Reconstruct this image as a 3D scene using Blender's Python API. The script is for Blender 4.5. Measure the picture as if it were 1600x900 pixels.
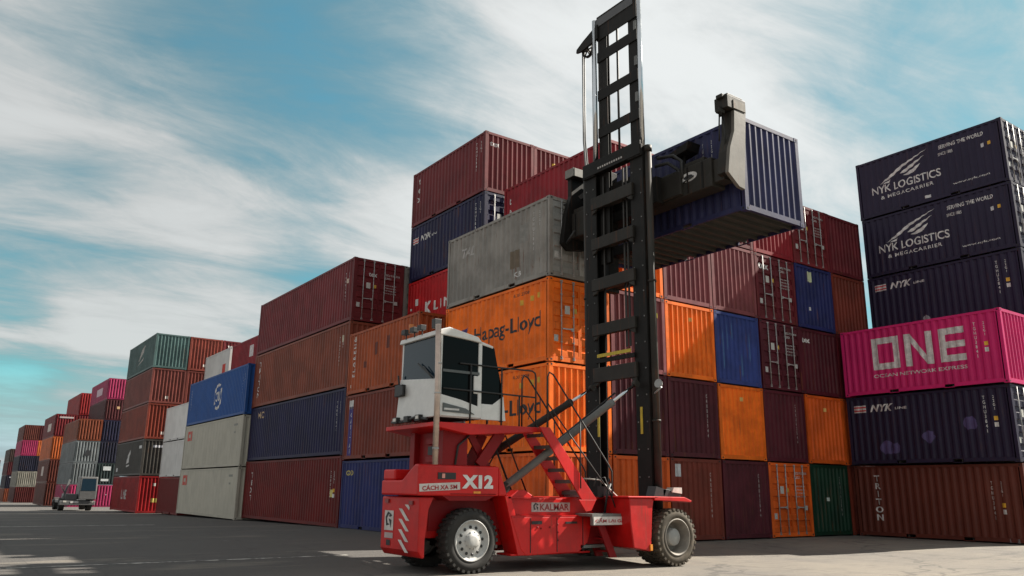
import bpy, bmesh, math, random
from mathutils import Vector, Matrix
random.seed(7)
for o in list(bpy.data.objects): bpy.data.objects.remove(o)
scene = bpy.context.scene
COL = scene.collection
R = math.radians
# ---------------------------------------------------------------- camera
cd = bpy.data.cameras.new('camera'); cam = bpy.data.objects.new('camera', cd); COL.objects.link(cam)
yaw, pit, rol = R(35.4386), R(14.2295), R(0.7066)
F = Vector((math.sin(yaw)*math.cos(pit), math.cos(yaw)*math.cos(pit), math.sin(pit)))
Rt = Vector((math.cos(yaw), -math.sin(yaw), 0)); Up = Rt.cross(F)
R2 = Rt*math.cos(rol) + Up*math.sin(rol); U2 = -Rt*math.sin(rol) + Up*math.cos(rol)
m = Matrix((R2, U2, -F)).transposed().to_4x4(); m.translation = Vector((0, 0, 1.4926))
cam.matrix_world = m
cd.sensor_width = 36; cd.lens = 1248.064/1600*36; cd.clip_end = 6000; cd.clip_start = .1
scene.camera = cam
# ---------------------------------------------------------------- world, sun, exposure
SUNV = Vector((1, -.21, .85)).normalized()
SUN_STRENGTH = 5.0
sl = bpy.data.lights.new('sun', 'SUN'); sl.energy = SUN_STRENGTH; sl.angle = R(.6); sl.color = (1, .93, .82)
so = bpy.data.objects.new('sun', sl); COL.objects.link(so); so.location = (60, -12, 60)
so.rotation_euler = SUNV.to_track_quat('Z', 'Y').to_euler()
scene.view_settings.view_transform = 'Standard'; scene.view_settings.look = 'None'
scene.view_settings.exposure = 1.36; scene.view_settings.gamma = 1; scene.view_settings.use_curve_mapping = False
w = bpy.data.worlds.new('World'); scene.world = w; w.use_nodes = True
nt = w.node_tree; nt.nodes.clear()
def N(nt, t, **k):
    n = nt.nodes.new(t)
    for a, b in k.items():
        if a.startswith('i_'):
            key = a[2:]; key = int(key) if key.isdigit() else key.replace('_', ' ')
            n.inputs[key].default_value = b
        else: setattr(n, a, b)
    return n
def lk(nt, a, b): nt.links.new(a, b)
def MA(nt, op, a, b=None, c=None, clamp=False):
    n = nt.nodes.new('ShaderNodeMath'); n.operation = op; n.use_clamp = clamp
    for i, x in enumerate((a, b, c)):
        if x is None: continue
        if isinstance(x, (int, float)): n.inputs[i].default_value = x
        else: nt.links.new(x, n.inputs[i])
    return n.outputs[0]
def SS(nt, x, lo, hi):
    n = nt.nodes.new('ShaderNodeMapRange'); n.interpolation_type = 'SMOOTHSTEP'; n.clamp = True
    nt.links.new(x, n.inputs['Value']); n.inputs['From Min'].default_value = lo; n.inputs['From Max'].default_value = hi
    return n.outputs['Result']
def MIX(nt, f, a, b, mode='MIX'):
    n = nt.nodes.new('ShaderNodeMix'); n.data_type = 'RGBA'; n.blend_type = mode
    for sock, x in ((n.inputs[0], f), (n.inputs[6], a), (n.inputs[7], b)):
        if isinstance(x, (int, float)): sock.default_value = x
        elif isinstance(x, tuple): sock.default_value = (*x, 1) if len(x) == 3 else x
        else: nt.links.new(x, sock)
    return n.outputs[2]
sky = N(nt, 'ShaderNodeTexSky', sky_type='NISHITA', sun_disc=False)
sky.sun_elevation = math.asin(SUNV.z); sky.sun_rotation = math.atan2(SUNV.x, SUNV.y)
sky.air_density = 1.0; sky.dust_density = .6; sky.ozone_density = 1.0
tc = N(nt, 'ShaderNodeTexCoord'); sp = N(nt, 'ShaderNodeSeparateXYZ'); lk(nt, tc.outputs['Generated'], sp.inputs[0])
zz = MA(nt, 'MAXIMUM', sp.outputs[2], 0.0)
dn = MA(nt, 'ADD', zz, .14)
px = MA(nt, 'DIVIDE', sp.outputs[0], dn); py = MA(nt, 'DIVIDE', sp.outputs[1], dn)
cb = N(nt, 'ShaderNodeCombineXYZ'); lk(nt, px, cb.inputs[0]); lk(nt, py, cb.inputs[1])
def cloud(rot, scl, nscale, det, rough, dist, off):
    mp = N(nt, 'ShaderNodeMapping'); mp.inputs['Rotation'].default_value = (0, 0, R(rot)); mp.inputs['Scale'].default_value = scl
    mp.inputs['Location'].default_value = off
    lk(nt, cb.outputs[0], mp.inputs[0])
    nn = N(nt, 'ShaderNodeTexNoise'); nn.inputs['Scale'].default_value = nscale; nn.inputs['Detail'].default_value = det
    nn.inputs['Roughness'].default_value = rough; nn.inputs['Distortion'].default_value = dist
    lk(nt, mp.outputs[0], nn.inputs['Vector']); return nn.outputs['Fac']
c1 = cloud(-28, (.55, 1.25, 1), .62, 7, .50, .6, (5.5, 1.0, 0))     # large soft banks
c2 = cloud(-32, (.60, 1.35, 1), 2.0, 12, .62, .9, (4, 1, 0))          # combed cirrus
c3 = cloud(-30, (.8, 1.2, 1), 4.5, 10, .66, .7, (7, 2, 0))                 # fine mackerel texture
# more cloud towards the sun, thinner away from it
az = MA(nt, 'DIVIDE', sp.outputs[0], MA(nt, 'ADD', MA(nt, 'ABSOLUTE', sp.outputs[1]), .2))
bias = MA(nt, 'MULTIPLY', SS(nt, az, .25, .75), .13)
hi = MA(nt, 'MULTIPLY', SS(nt, sp.outputs[2], .25, .75), -.0)
s = MA(nt, 'ADD', MA(nt, 'MULTIPLY', c1, .68), MA(nt, 'MULTIPLY', c2, .32))
s = MA(nt, 'ADD', MA(nt, 'ADD', s, hi), MA(nt, 'MULTIPLY', MA(nt, 'SUBTRACT', c3, .5), .15))
s = MA(nt, 'ADD', s, bias)
def bank(d_, lo, hi_, amt):      # a cloud bank (or a gap) standing in one compass direction
    global s
    vn = N(nt, 'ShaderNodeVectorMath', operation='NORMALIZE'); lk(nt, tc.outputs['Generated'], vn.inputs[0])
    dp = N(nt, 'ShaderNodeVectorMath', operation='DOT_PRODUCT'); lk(nt, vn.outputs[0], dp.inputs[0]); dp.inputs[1].default_value = Vector(d_).normalized()
    s = MA(nt, 'ADD', s, MA(nt, 'MULTIPLY', SS(nt, dp.outputs['Value'], lo, hi_), amt))
bank((.085, .957, .27), .968, .998, .10)
bank((.20, .955, .215), .985, .999, .08)
bank((.03, .99, .135), .9955, .9995, -.10)
bank((-.85, .1, .45), .0, .9, .55)  # unseen cloud added left of the view to brighten the shaded container sides
bank((.568, .67, .478), .93, 1.0, .06)
bank((.38, .86, .33), .95, 1.0, .07)
bank((.84, .30, .45), .95, .998, -.07)
bank((.10, .86, .50), .90, .99, -.02)
cov = SS(nt, s, .33, .68)
skyc = MIX(nt, 1.0, sky.outputs[0], (.42, 1.22, 1.10), 'MULTIPLY')
skyc = MIX(nt, SS(nt, sp.outputs[2], .02, .16), (4.4, 5.6, 6.0), skyc)
lum = MA(nt, 'MULTIPLY', SS(nt, s, .46, .74), 3.6)
lum = MA(nt, 'MULTIPLY', MA(nt, 'ADD', lum, 2.7), MA(nt, 'ADD', .80, MA(nt, 'MULTIPLY', SS(nt, az, .1, .7), .24)))
cc = MIX(nt, SS(nt, s, .43, .68), (.66, .98, 1.03), (.99, 1.0, .985))
cc = MIX(nt, 1.0, cc, lum, 'MULTIPLY')
skyout = MIX(nt, MA(nt, 'ADD', MA(nt, 'MULTIPLY', cov, .74), .20), skyc, cc)
bg = N(nt, 'ShaderNodeBackground'); bg.inputs['Strength'].default_value = .053
lk(nt, skyout, bg.inputs[0]); wo = N(nt, 'ShaderNodeOutputWorld'); lk(nt, bg.outputs[0], wo.inputs[0])

# ---------------------------------------------------------------- materials
MC = {}
def newmat(name):
    m = bpy.data.materials.new(name); m.use_nodes = True; t = m.node_tree; t.nodes.clear()
    b = N(t, 'ShaderNodeBsdfPrincipled'); o = N(t, 'ShaderNodeOutputMaterial'); lk(t, b.outputs[0], o.inputs[0])
    return m, t, b
def paint(col, rust=.5, rough=.5, metal=0, streak=.35, name='paint', bump=.15, spec=.22):
    """weathered paint: faded patches, vertical dirt streaks, rust spots"""
    key = (col, rust, rough, metal, streak, name, spec, bump)
    if key in MC: return MC[key]
    m, t, b = newmat(name)
    tc = N(t, 'ShaderNodeTexCoord'); oi = N(t, 'ShaderNodeObjectInfo')
    va = N(t, 'ShaderNodeVectorMath', operation='ADD'); lk(t, tc.outputs['Object'], va.inputs[0])
    sc = N(t, 'ShaderNodeVectorMath', operation='SCALE'); sc.inputs[0].default_value = (37, 23, 11); lk(t, oi.outputs['Random'], sc.inputs['Scale'])
    lk(t, sc.outputs[0], va.inputs[1])
    def ns(scale, vs, det=6, ro=.6):
        mp = N(t, 'ShaderNodeMapping'); mp.inputs['Scale'].default_value = vs; lk(t, va.outputs[0], mp.inputs[0])
        n = N(t, 'ShaderNodeTexNoise'); n.inputs['Scale'].default_value = scale; n.inputs['Detail'].default_value = det; n.inputs['Roughness'].default_value = ro
        lk(t, mp.outputs[0], n.inputs['Vector']); return n.outputs['Fac']
    big = ns(.9, (1, 1, 1)); st = ns(3.5, (1.6, 1.6, .16), 7, .65); sm = ns(7, (1, 1, .6), 8, .7); fine = ns(30, (1, 1, 1), 3)
    dk = tuple(c*(.70 if rust > .2 else .88) for c in col); lt = tuple(min(1, c*.95+.012) for c in col)
    c = MIX(t, SS(t, big, .38, .62), dk, col)
    c = MIX(t, MA(t, 'MULTIPLY', SS(t, sm, .5, .72), .55), c, lt)
    c = MIX(t, MA(t, 'MULTIPLY', SS(t, st, .54, .78), streak*.8), c, tuple(x*.30+.012 for x in col))
    thr = .80 - .16*rust
    c = MIX(t, MA(t, 'MULTIPLY', SS(t, MA(t, 'ADD', MA(t, 'MULTIPLY', sm, .65), MA(t, 'MULTIPLY', st, .40)), thr-.06, thr+.02), .8), c, (.13, .05, .022))
    runs = ns(5.5, (2.4, 2.4, .11), 5, .55); msk = ns(1.3, (1, 1, 1), 3); scf = ns(6, (.35, .35, 3.2), 6, .6)
    c = MIX(t, MA(t, 'MULTIPLY', MA(t, 'MULTIPLY', SS(t, runs, .56, .68), SS(t, msk, .42, .62)), min(.95, rust*1.3)), c, (.12, .045, .02))
    c = MIX(t, MA(t, 'MULTIPLY', MA(t, 'MULTIPLY', SS(t, scf, .66, .74), SS(t, sm, .45, .6)), .35*min(1, rust*2)), c, tuple(min(1, x*.7+.09) for x in col))
    val = N(t, 'ShaderNodeHueSaturation'); lk(t, c, val.inputs['Color'])
    lk(t, MA(t, 'ADD', MA(t, 'MULTIPLY', oi.outputs['Random'], .16), .92), val.inputs['Value'])
    lk(t, val.outputs[0], b.inputs['Base Color'])
    lk(t, MA(t, 'ADD', MA(t, 'MULTIPLY', sm, .3), rough-.12), b.inputs['Roughness']); b.inputs['Metallic'].default_value = metal
    b.inputs['Specular IOR Level'].default_value = spec
    if bump:
        bp = N(t, 'ShaderNodeBump'); bp.inputs['Strength'].default_value = bump; bp.inputs['Distance'].default_value = .05
        lk(t, MA(t, 'ADD', big, MA(t, 'MULTIPLY', fine, .15)), bp.inputs['Height']); lk(t, bp.outputs[0], b.inputs['Normal'])
    MC[key] = m; return m
def plain(name, col, rough=.5, metal=0, emit=0, spec=.5, var=.25):
    key = (name, col, rough, metal, emit)
    if key in MC: return MC[key]
    m, t, b = newmat(name)
    if var:
        tc = N(t, 'ShaderNodeTexCoord'); n = N(t, 'ShaderNodeTexNoise'); n.inputs['Scale'].default_value = 5; n.inputs['Detail'].default_value = 8; n.inputs['Roughness'].default_value = .7
        lk(t, tc.outputs['Object'], n.inputs['Vector'])
        c = MIX(t, SS(t, n.outputs['Fac'], .4, .7), tuple(x*(1-var) for x in col), col)
        lk(t, c, b.inputs['Base Color'])
        lk(t, MA(t, 'ADD', MA(t, 'MULTIPLY', n.outputs['Fac'], .25), rough-.12), b.inputs['Roughness'])
    else:
        b.inputs['Base Color'].default_value = (*col, 1); b.inputs['Roughness'].default_value = rough
    b.inputs['Metallic'].default_value = metal; b.inputs['Specular IOR Level'].default_value = spec
    if emit: b.inputs['Emission Color'].default_value = (*col, 1); b.inputs['Emission Strength'].default_value = emit
    MC[key] = m; return m
C = dict(
    chalk=(.215, .055, .060), chalkred=(.25, .035, .04),
    maroon=(.125, .014, .020), maroon2=(.160, .020, .024), wine=(.085, .012, .020), brown=(.185, .034, .020), rust=(.36, .072, .020), darkred=(.135, .010, .009),
    orange=(.96, .180, .010), orange2=(.72, .115, .014), red=(.26, .012, .020), brightred=(.50, .010, .014), magenta=(.58, .018, .135), pink=(.56, .02, .14),
    navy=(.020, .020, .050), nyk=(.020, .015, .038), blue=(.020, .026, .115), blue2=(.032, .055, .22), azure=(.014, .070, .25), deepblue=(.014, .013, .055),
    green=(.006, .034, .018), teal=(.075, .13, .125), tealdark=(.03, .05, .05), grey=(.27, .25, .225), grey2=(.24, .27, .28), cream=(.42, .39, .32), white=(.62, .60, .58), olive=(.055, .05, .045), black=(.02, .02, .022))
WHITE = lambda: plain('white_lettering', (.70, .68, .66), .6, var=.35)
steel = lambda: plain('galvanised_steel', (.42, .41, .40), .45, .35)
# ---------------------------------------------------------------- mesh builder
class MB:
    def __init__(s, tf=None): s.v = []; s.f = []; s.mi = []; s.sm = []; s.tf = tf
    def add(s, vs, fs, mi=0, smooth=False):
        n = len(s.v)
        s.v += [tuple(s.tf(*p)) if s.tf else tuple(p) for p in vs]
        for f in fs: s.f.append([n+i for i in f]); s.mi.append(mi); s.sm.append(smooth)
        return s
    def box(s, x0, x1, y0, y1, z0, z1, mi=0):
        vs = [(x, y, z) for z in (z0, z1) for y in (y0, y1) for x in (x0, x1)]
        return s.add(vs, [(0,2,3,1), (4,5,7,6), (0,1,5,4), (2,6,7,3), (0,4,6,2), (1,3,7,5)], mi)
    def hexa(s, a, b, mi=0):      # two quads
        return s.add(list(a)+list(b), [(3,2,1,0), (4,5,6,7), (0,1,5,4), (1,2,6,5), (2,3,7,6), (3,0,4,7)], mi)
    def prism(s, pts, axis, a, b, mi=0):
        def P(p, t): return (t, p[0], p[1]) if axis == 'x' else ((p[0], t, p[1]) if axis == 'y' else (p[0], p[1], t))
        n = len(pts); vs = [P(p, a) for p in pts]+[P(p, b) for p in pts]
        fs = [list(range(n))[::-1], list(range(n, 2*n))]+[(i, (i+1) % n, n+(i+1) % n, n+i) for i in range(n)]
        return s.add(vs, fs, mi)
    def tube(s, pts, r, n=8, mi=0, caps=True):
        pts = [Vector(p) for p in pts]; rs = r if isinstance(r, (list, tuple)) else [r]*len(pts)
        vs = []; prev = None
        for i, p in enumerate(pts):
            d = (pts[min(i+1, len(pts)-1)]-pts[max(i-1, 0)]).normalized()
            if prev is None:
                a = d.cross(Vector((0, 0, 1)) if abs(d.z) < .9 else Vector((1, 0, 0))).normalized()
            else: a = (prev - d*prev.dot(d)).normalized()
            prev = a; b = d.cross(a)
            for k in range(n):
                t = 2*math.pi*k/n; vs.append(p+(a*math.cos(t)+b*math.sin(t))*rs[i])
        fs = [(i*n+k, i*n+(k+1) % n, (i+1)*n+(k+1) % n, (i+1)*n+k) for i in range(len(pts)-1) for k in range(n)]
        m0 = len(s.v); s.add(vs, fs, mi, True)
        if caps:
            s.f.append([m0+k for k in range(n)][::-1]); s.mi.append(mi); s.sm.append(False)
            s.f.append([m0+(len(pts)-1)*n+k for k in range(n)]); s.mi.append(mi); s.sm.append(False)
        return s
    def bar(s, p, q, w, h, mi=0, up=(0, 0, 1)):   # rectangular bar; w across, h along 'up'
        p, q = Vector(p), Vector(q); d = (q-p).normalized(); up = Vector(up)
        a = d.cross(up).normalized(); b = a.cross(d)
        A = [p+a*w/2*i+b*h/2*j for i, j in ((-1,-1), (1,-1), (1,1), (-1,1))]
        B = [q+a*w/2*i+b*h/2*j for i, j in ((-1,-1), (1,-1), (1,1), (-1,1))]
        return s.hexa(A, B, mi)
    def lathe(s, prof, c, n=40, mi=0, smooth=True):    # profile (r, y) around the Y axis through c
        vs = []
        for r, y in prof:
            for k in range(n):
                t = 2*math.pi*k/n; vs.append((c[0]+r*math.cos(t), c[1]+y, c[2]+r*math.sin(t)))
        fs = [(i*n+k, i*n+(k+1) % n, (i+1)*n+(k+1) % n, (i+1)*n+k) for i in range(len(prof)-1) for k in range(n)]
        return s.add(vs, fs, mi, smooth)
    def mesh(s, name):
        me = bpy.data.meshes.new(name); me.from_pydata(s.v, [], s.f)
        me.polygons.foreach_set('material_index', s.mi); me.polygons.foreach_set('use_smooth', s.sm); me.update()
        bm = bmesh.new(); bm.from_mesh(me); bmesh.ops.recalc_face_normals(bm, faces=bm.faces); bm.to_mesh(me); bm.free()
        return me
    def build(s, name, mat, parent=None, bevel=0, label=None):
        o = link(name, s.mesh(name), mat, parent, label)
        if bevel:
            b = o.modifiers.new('bevel', 'BEVEL'); b.width = bevel; b.segments = 2; b.limit_method = 'ANGLE'; b.angle_limit = R(35)
        return o
def link(name, me, mat, parent=None, label=None, loc=None):
    o = bpy.data.objects.new(name, me); COL.objects.link(o)
    mats = mat if isinstance(mat, (list, tuple)) else [mat]
    while len(me.materials) < len(mats): me.materials.append(None)
    for i, mm in enumerate(mats): o.material_slots[i].link = 'OBJECT'; o.material_slots[i].material = mm
    if parent: o.parent = parent
    if label: o['label'] = label
    if loc: o.location = loc
    return o
def thing(name, loc, label, cat, group=None, rz=0):
    o = bpy.data.objects.new(name, None); COL.objects.link(o); o.location = loc; o.rotation_euler = (0, 0, rz)
    o.empty_display_size = .3
    o['label'] = label; o['category'] = cat
    if group: o['group'] = group
    return o
def struct(o): o['kind'] = 'structure'; return o

# ---------------------------------------------------------------- ground
def sst(x, a, b):
    t = max(0, min(1, (x-a)/(b-a))); return t*t*(3-2*t)
def gz(x, y):
    if y > 30: return -.03-.0115*(min(y, 225)-30)
    dip = .12*(1-sst(y, 14.2, 18.2))*(1-sst(x, 20, 27))
    return -.03-dip
xs = [-1500, -600, -250, -120, -60, -30] + [i*1.5-15 for i in range(0, 44)] + [60, 90, 150, 300, 700, 2000]
ys = [-1000, -300, -100, -40, -15] + [i*.8-4 for i in range(0, 50)] + [40, 50, 65, 80, 100, 120, 150, 190, 225, 300, 500, 1000, 3000]
g = MB(); nx = len(xs)
g.add([(x, y, gz(x, y)) for y in ys for x in xs], [(j*nx+i, j*nx+i+1, (j+1)*nx+i+1, (j+1)*nx+i) for j in range(len(ys)-1) for i in range(nx-1)], 0, True)
m, t, b = newmat('yard_concrete')
tcg = N(t, 'ShaderNodeTexCoord')
def gn(scale, det=8, ro=.6, vs=(1, 1, 1), dist=0):
    mp = N(t, 'ShaderNodeMapping'); mp.inputs['Scale'].default_value = vs; lk(t, tcg.outputs['Object'], mp.inputs[0])
    n = N(t, 'ShaderNodeTexNoise'); n.inputs['Scale'].default_value = scale; n.inputs['Detail'].default_value = det; n.inputs['Roughness'].default_value = ro; n.inputs['Distortion'].default_value = dist
    lk(t, mp.outputs[0], n.inputs['Vector']); return n.outputs['Fac']
a1, a2, a3, a4, a5 = gn(.16), gn(1.1, 10, .7), gn(28, 6, .75), gn(.5, 6, .6, (.25, 1.6, 1), .6), gn(160, 2, .5)
gc = MIX(t, SS(t, a1, .38, .62), (.185, .162, .130), (.130, .117, .102))
spg = N(t, 'ShaderNodeSeparateXYZ'); lk(t, tcg.outputs['Object'], spg.inputs[0])
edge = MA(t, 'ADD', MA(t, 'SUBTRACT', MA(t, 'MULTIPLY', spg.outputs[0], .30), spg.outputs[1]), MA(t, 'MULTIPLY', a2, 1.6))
gc = MIX(t, SS(t, edge, -14.5, -10.0), (.050, .046, .044), gc)  # shade put into the ground colour: darker back and left, paler sunlit foreground
gc = MIX(t, MA(t, 'MULTIPLY', SS(t, a2, .5, .68), .55), gc, (.065, .060, .056))
gc = MIX(t, MA(t, 'MULTIPLY', SS(t, a4, .54, .66), .5), gc, (.20, .175, .14))
gc = MIX(t, MA(t, 'MULTIPLY', SS(t, a3, .42, .62), .5), gc, (.075, .068, .062))
gc = MIX(t, MA(t, 'MULTIPLY', SS(t, a5, .55, .7), .5), gc, (.26, .235, .20))
vo = N(t, 'ShaderNodeTexVoronoi'); vo.feature = 'DISTANCE_TO_EDGE'; vo.inputs['Scale'].default_value = .23
mp = N(t, 'ShaderNodeMapping'); lk(t, tcg.outputs['Object'], mp.inputs[0])
nz = N(t, 'ShaderNodeTexNoise'); nz.inputs['Scale'].default_value = 1.3; nz.inputs['Detail'].default_value = 8; lk(t, mp.outputs[0], nz.inputs['Vector'])
vm = N(t, 'ShaderNodeVectorMath', operation='MULTIPLY_ADD'); lk(t, nz.outputs['Color'], vm.inputs[0]); vm.inputs[1].default_value = (1.4, 1.4, 0); lk(t, tcg.outputs['Object'], vm.inputs[2])
lk(t, vm.outputs[0], vo.inputs['Vector'])
gc = MIX(t, MA(t, 'MULTIPLY', MA(t, 'SUBTRACT', 1.0, SS(t, vo.outputs['Distance'], .004, .014)), .55), gc, (.045, .041, .038))
def lines(ax, period, off, wdt):
    f_ = MA(t, 'FRACT', MA(t, 'ADD', MA(t, 'DIVIDE', spg.outputs[ax], period), off))
    return MA(t, 'SUBTRACT', 1.0, SS(t, MA(t, 'ABSOLUTE', MA(t, 'SUBTRACT', f_, .5)), wdt/period, wdt*1.8/period))
jn = MA(t, 'MAXIMUM', lines(0, 5.2, .13, .012), lines(1, 5.2, .37, .012))
gc = MIX(t, MA(t, 'MULTIPLY', jn, MA(t, 'MULTIPLY', SS(t, a2, .35, .6), .55)), gc, (.035, .032, .03))
tm = gn(1.4, 5, .6, (.06, 2.2, 1), .35); tm2 = gn(1.1, 4, .6, (1.6, .10, 1), .5)
gc = MIX(t, MA(t, 'MULTIPLY', MA(t, 'MULTIPLY', SS(t, tm, .56, .66), SS(t, a2, .3, .7)), .6), gc, (.045, .042, .040))
gc = MIX(t, MA(t, 'MULTIPLY', SS(t, tm2, .60, .68), .35), gc, (.06, .055, .05))
oil = gn(.75, 4, .5, (1, 1, 1), 1.2)
gc = MIX(t, MA(t, 'MULTIPLY', SS(t, oil, .68, .73), .7), gc, (.030, .028, .027))
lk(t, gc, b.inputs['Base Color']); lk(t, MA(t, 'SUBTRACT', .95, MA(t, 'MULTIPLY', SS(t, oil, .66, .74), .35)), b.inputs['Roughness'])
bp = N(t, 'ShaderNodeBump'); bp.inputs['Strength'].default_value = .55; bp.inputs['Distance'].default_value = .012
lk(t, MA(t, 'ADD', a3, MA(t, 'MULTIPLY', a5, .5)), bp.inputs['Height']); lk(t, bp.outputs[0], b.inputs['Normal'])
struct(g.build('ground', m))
pl = MB(); xx_ = [i*.8-14 for i in range(29)]  # pale strips painted in place of thin slivers of sunlight on the ground
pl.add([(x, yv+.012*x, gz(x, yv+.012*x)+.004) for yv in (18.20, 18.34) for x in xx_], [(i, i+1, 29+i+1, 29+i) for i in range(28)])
pl.add([(x, yv, gz(x, yv)+.004) for yv in (38.0, 38.3) for x in xx_], [(i, i+1, 29+i+1, 29+i) for i in range(28)])
m2, t2_, b2_ = newmat('sun_sliver_paint'); n2_ = N(t2_, 'ShaderNodeTexNoise'); n2_.inputs['Scale'].default_value = 3.5; n2_.inputs['Detail'].default_value = 9; n2_.inputs['Roughness'].default_value = .75
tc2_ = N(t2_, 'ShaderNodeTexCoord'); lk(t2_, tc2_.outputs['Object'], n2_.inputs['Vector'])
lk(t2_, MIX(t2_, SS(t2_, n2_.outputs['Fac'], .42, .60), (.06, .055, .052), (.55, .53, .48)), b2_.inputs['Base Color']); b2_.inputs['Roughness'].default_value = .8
struct(pl.build('sun_sliver_strips', m2))

# ---------------------------------------------------------------- shipping containers
W = 2.438
def profile(L, pitch, o, i, end0, end1, q=(.13, .37, .63, .87)):
    """breakpoints (t, depth) of a trapezoid corrugation between end0 and end1"""
    n = max(1, int(round((end1-end0)/pitch))); p = (end1-end0)/n; out = [(end0, o)]
    for k in range(n):
        s = end0+k*p; out += [(s+p*q[0], o), (s+p*q[1], i), (s+p*q[2], i), (s+p*q[3], o)]
    out.append((end1, o)); return out
def depth_at(pr, t):
    if t <= pr[0][0]: return pr[0][1]
    for (a, da), (b, db) in zip(pr, pr[1:]):
        if a <= t <= b: return da if b == a else da+(db-da)*(t-a)/(b-a)
    return pr[-1][1]
def side_prof(L, fine=False): return profile(L, .278 if not fine else .24, .008, .044, .15, L-.15)
END_PROF = profile(W, .248, .010, .058, .13, W-.13, (.10, .28, .72, .90))
CACHE = {}
def cm(key, fn):
    if key not in CACHE: CACHE[key] = fn()
    return CACHE[key]
def panel(pr, z0, z1, kind, x=0, L=0):
    b = MB(); th = .02
    if kind == 'left': A = [(d, t, z0) for t, d in pr]+[(d, t, z1) for t, d in pr]
    if kind == 'right': A = [(W-d, t, z0) for t, d in pr]+[(W-d, t, z1) for t, d in pr]
    if kind == 'near': A = [(t, d, z0) for t, d in pr]+[(t, d, z1) for t, d in pr]
    if kind == 'far': A = [(t, L-d, z0) for t, d in pr]+[(t, L-d, z1) for t, d in pr]
    n = len(pr); b.add(A, [(i, i+1, n+i+1, n+i) for i in range(n-1)])
    return b.mesh(kind+'_panel')
def frame_mesh(L, H, door, pockets, cast):
    b = MB()
    for x0, x1 in ((0, .13), (W-.13, W)):
        for y0, y1 in ((0, .11), (L-.11, L)): b.box(x0, x1, y0, y1, .11, H-.11)
    for x0, x1 in ((.004, .064), (W-.064, W-.004)):                 # top and bottom side rails
        b.box(x0, x1, .16, L-.16, H-.10, H-.012)
        segs = [(.16, L-.16)]
        if pockets:
            c = L/2; segs = [(.16, c-1.21), (c-.85, c+.85), (c+1.21, L-.16)]
            b.box(x0+.012, x1, c-1.21, c-.85, .135, .165); b.box(x0+.012, x1, c+.85, c+1.21, .135, .165)
            b.box(x0+.004, x1, c-1.21, c-.85, .012, .030); b.box(x0+.004, x1, c+.85, c+1.21, .012, .030)
        for s0, s1 in segs: b.box(x0, x1, s0, s1, .035, .165)
    for y0, y1 in ((.004, .09), (L-.09, L-.004)):
        b.box(.16, W-.16, y0, y1, H-.115, H-.01); b.box(.16, W-.16, y0, y1, .02, .16)
    if cast:
        for x in (-.003, W-.159):
            for y in (-.003, L-.175):
                for z in (0, H-.118): b.box(x, x+.162, y, y+.178, z, z+.118)
    return b.mesh('frame')
def cast_mesh():
    b = MB(); b.box(-.003, .159, -.003, .175, 0, .118)
    b.box(-.006, .165-.004, .06, .115, .035, .083, 1); b.box(.05, .11, -.006, .1, .035, .083, 1)
    return b.mesh('corner_casting')
def floor_mesh(L):
    b = MB(); b.box(.064, W-.064, .09, L-.09, .125, .15)
    n = int(L/.36)
    for i in range(1, n): 
        y = i*L/n; b.box(.066, W-.066, y-.022, y+.022, .03, .123)
    return b.mesh('floor')
def roof_mesh(L, H):
    b = MB(); b.box(.066, W-.066, .092, L-.092, H-.045, H-.030); return b.mesh('roof_panel')
def solid_mesh(L, H):
    b = MB(); b.box(.07, W-.07, .10, L-.10, .16, H-.05); return b.mesh('lining')
def door_mesh(H):        # one door leaf, local x 0..1.08, outer face on y = 0
    b = MB(); z0, z1 = .17, H-.13
    n = 5; hh = (z1-z0-.16)/n; pr = [(z0, 0), (z0+.08, 0)]
    for k in range(n):
        s = z0+.08+k*hh; pr += [(s+hh*.24, 0), (s+hh*.29, .042), (s+hh*.69, .042), (s+hh*.76, 0)]
    pr += [(z1-.08, 0), (z1, 0)]
    A = [(.05, d, z) for z, d in pr]+[(1.03, d, z) for z, d in pr]; k = len(pr)
    b.add(A, [(i, i+1, k+i+1, k+i) for i in range(k-1)])
    b.box(0, .052, -.004, .04, z0, z1); b.box(1.028, 1.08, -.004, .04, z0, z1); b.box(.05, 1.03, -.003, .04, z1-.06, z1); b.box(.05, 1.03, -.003, .04, z0, z0+.06)
    for z in (.38, .95, 1.62, 2.2):                            # hinges
        b.box(-.03, .06, -.014, .01, z, z+.09)
    return b.mesh('door')
def gasket_mesh(H):
    b = MB(); b.box(.13, W-.13, .066, .08, .15, H-.12); return b.mesh('gasket')
def rod_mesh(H):
    b = MB(); b.tube([(0, 0, .10), (0, 0, H-.07)], .019, 8)
    for z in (.16, .62, 1.42, H-.50, H-.14): b.box(-.030, .030, -.014, .03, z-.018, z+.018)
    b.box(-.05, .05, -.008, .02, .085, .13); b.box(-.05, .05, -.008, .02, H-.10, H-.055)
    return b.mesh('lock_rod')
def handle_mesh():
    b = MB(); b.bar((0, -.025, 0), (.42, -.025, .01), .012, .036); b.box(.36, .44, -.03, .02, -.05, .05); return b.mesh('door_handle')
def coarse_mesh(L, H, near):
    b = MB(); b.box(0, W, 0, L, 0, H)
    sp, ep = profile(L, .55, -.035, .0, .2, L-.2), profile(W, .30, -.03, .0, .15, W-.15)
    n = len(sp); b.add([(d, t, .16) for t, d in sp]+[(d, t, H-.12) for t, d in sp], [(i, i+1, n+i+1, n+i) for i in range(n-1)])
    n = len(ep); b.add([(t, d, .16) for t, d in ep]+[(t, d, H-.12) for t, d in ep], [(i, i+1, n+i+1, n+i) for i in range(n-1)])
    return b.mesh('container_body')
NCONT = [0]
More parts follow.
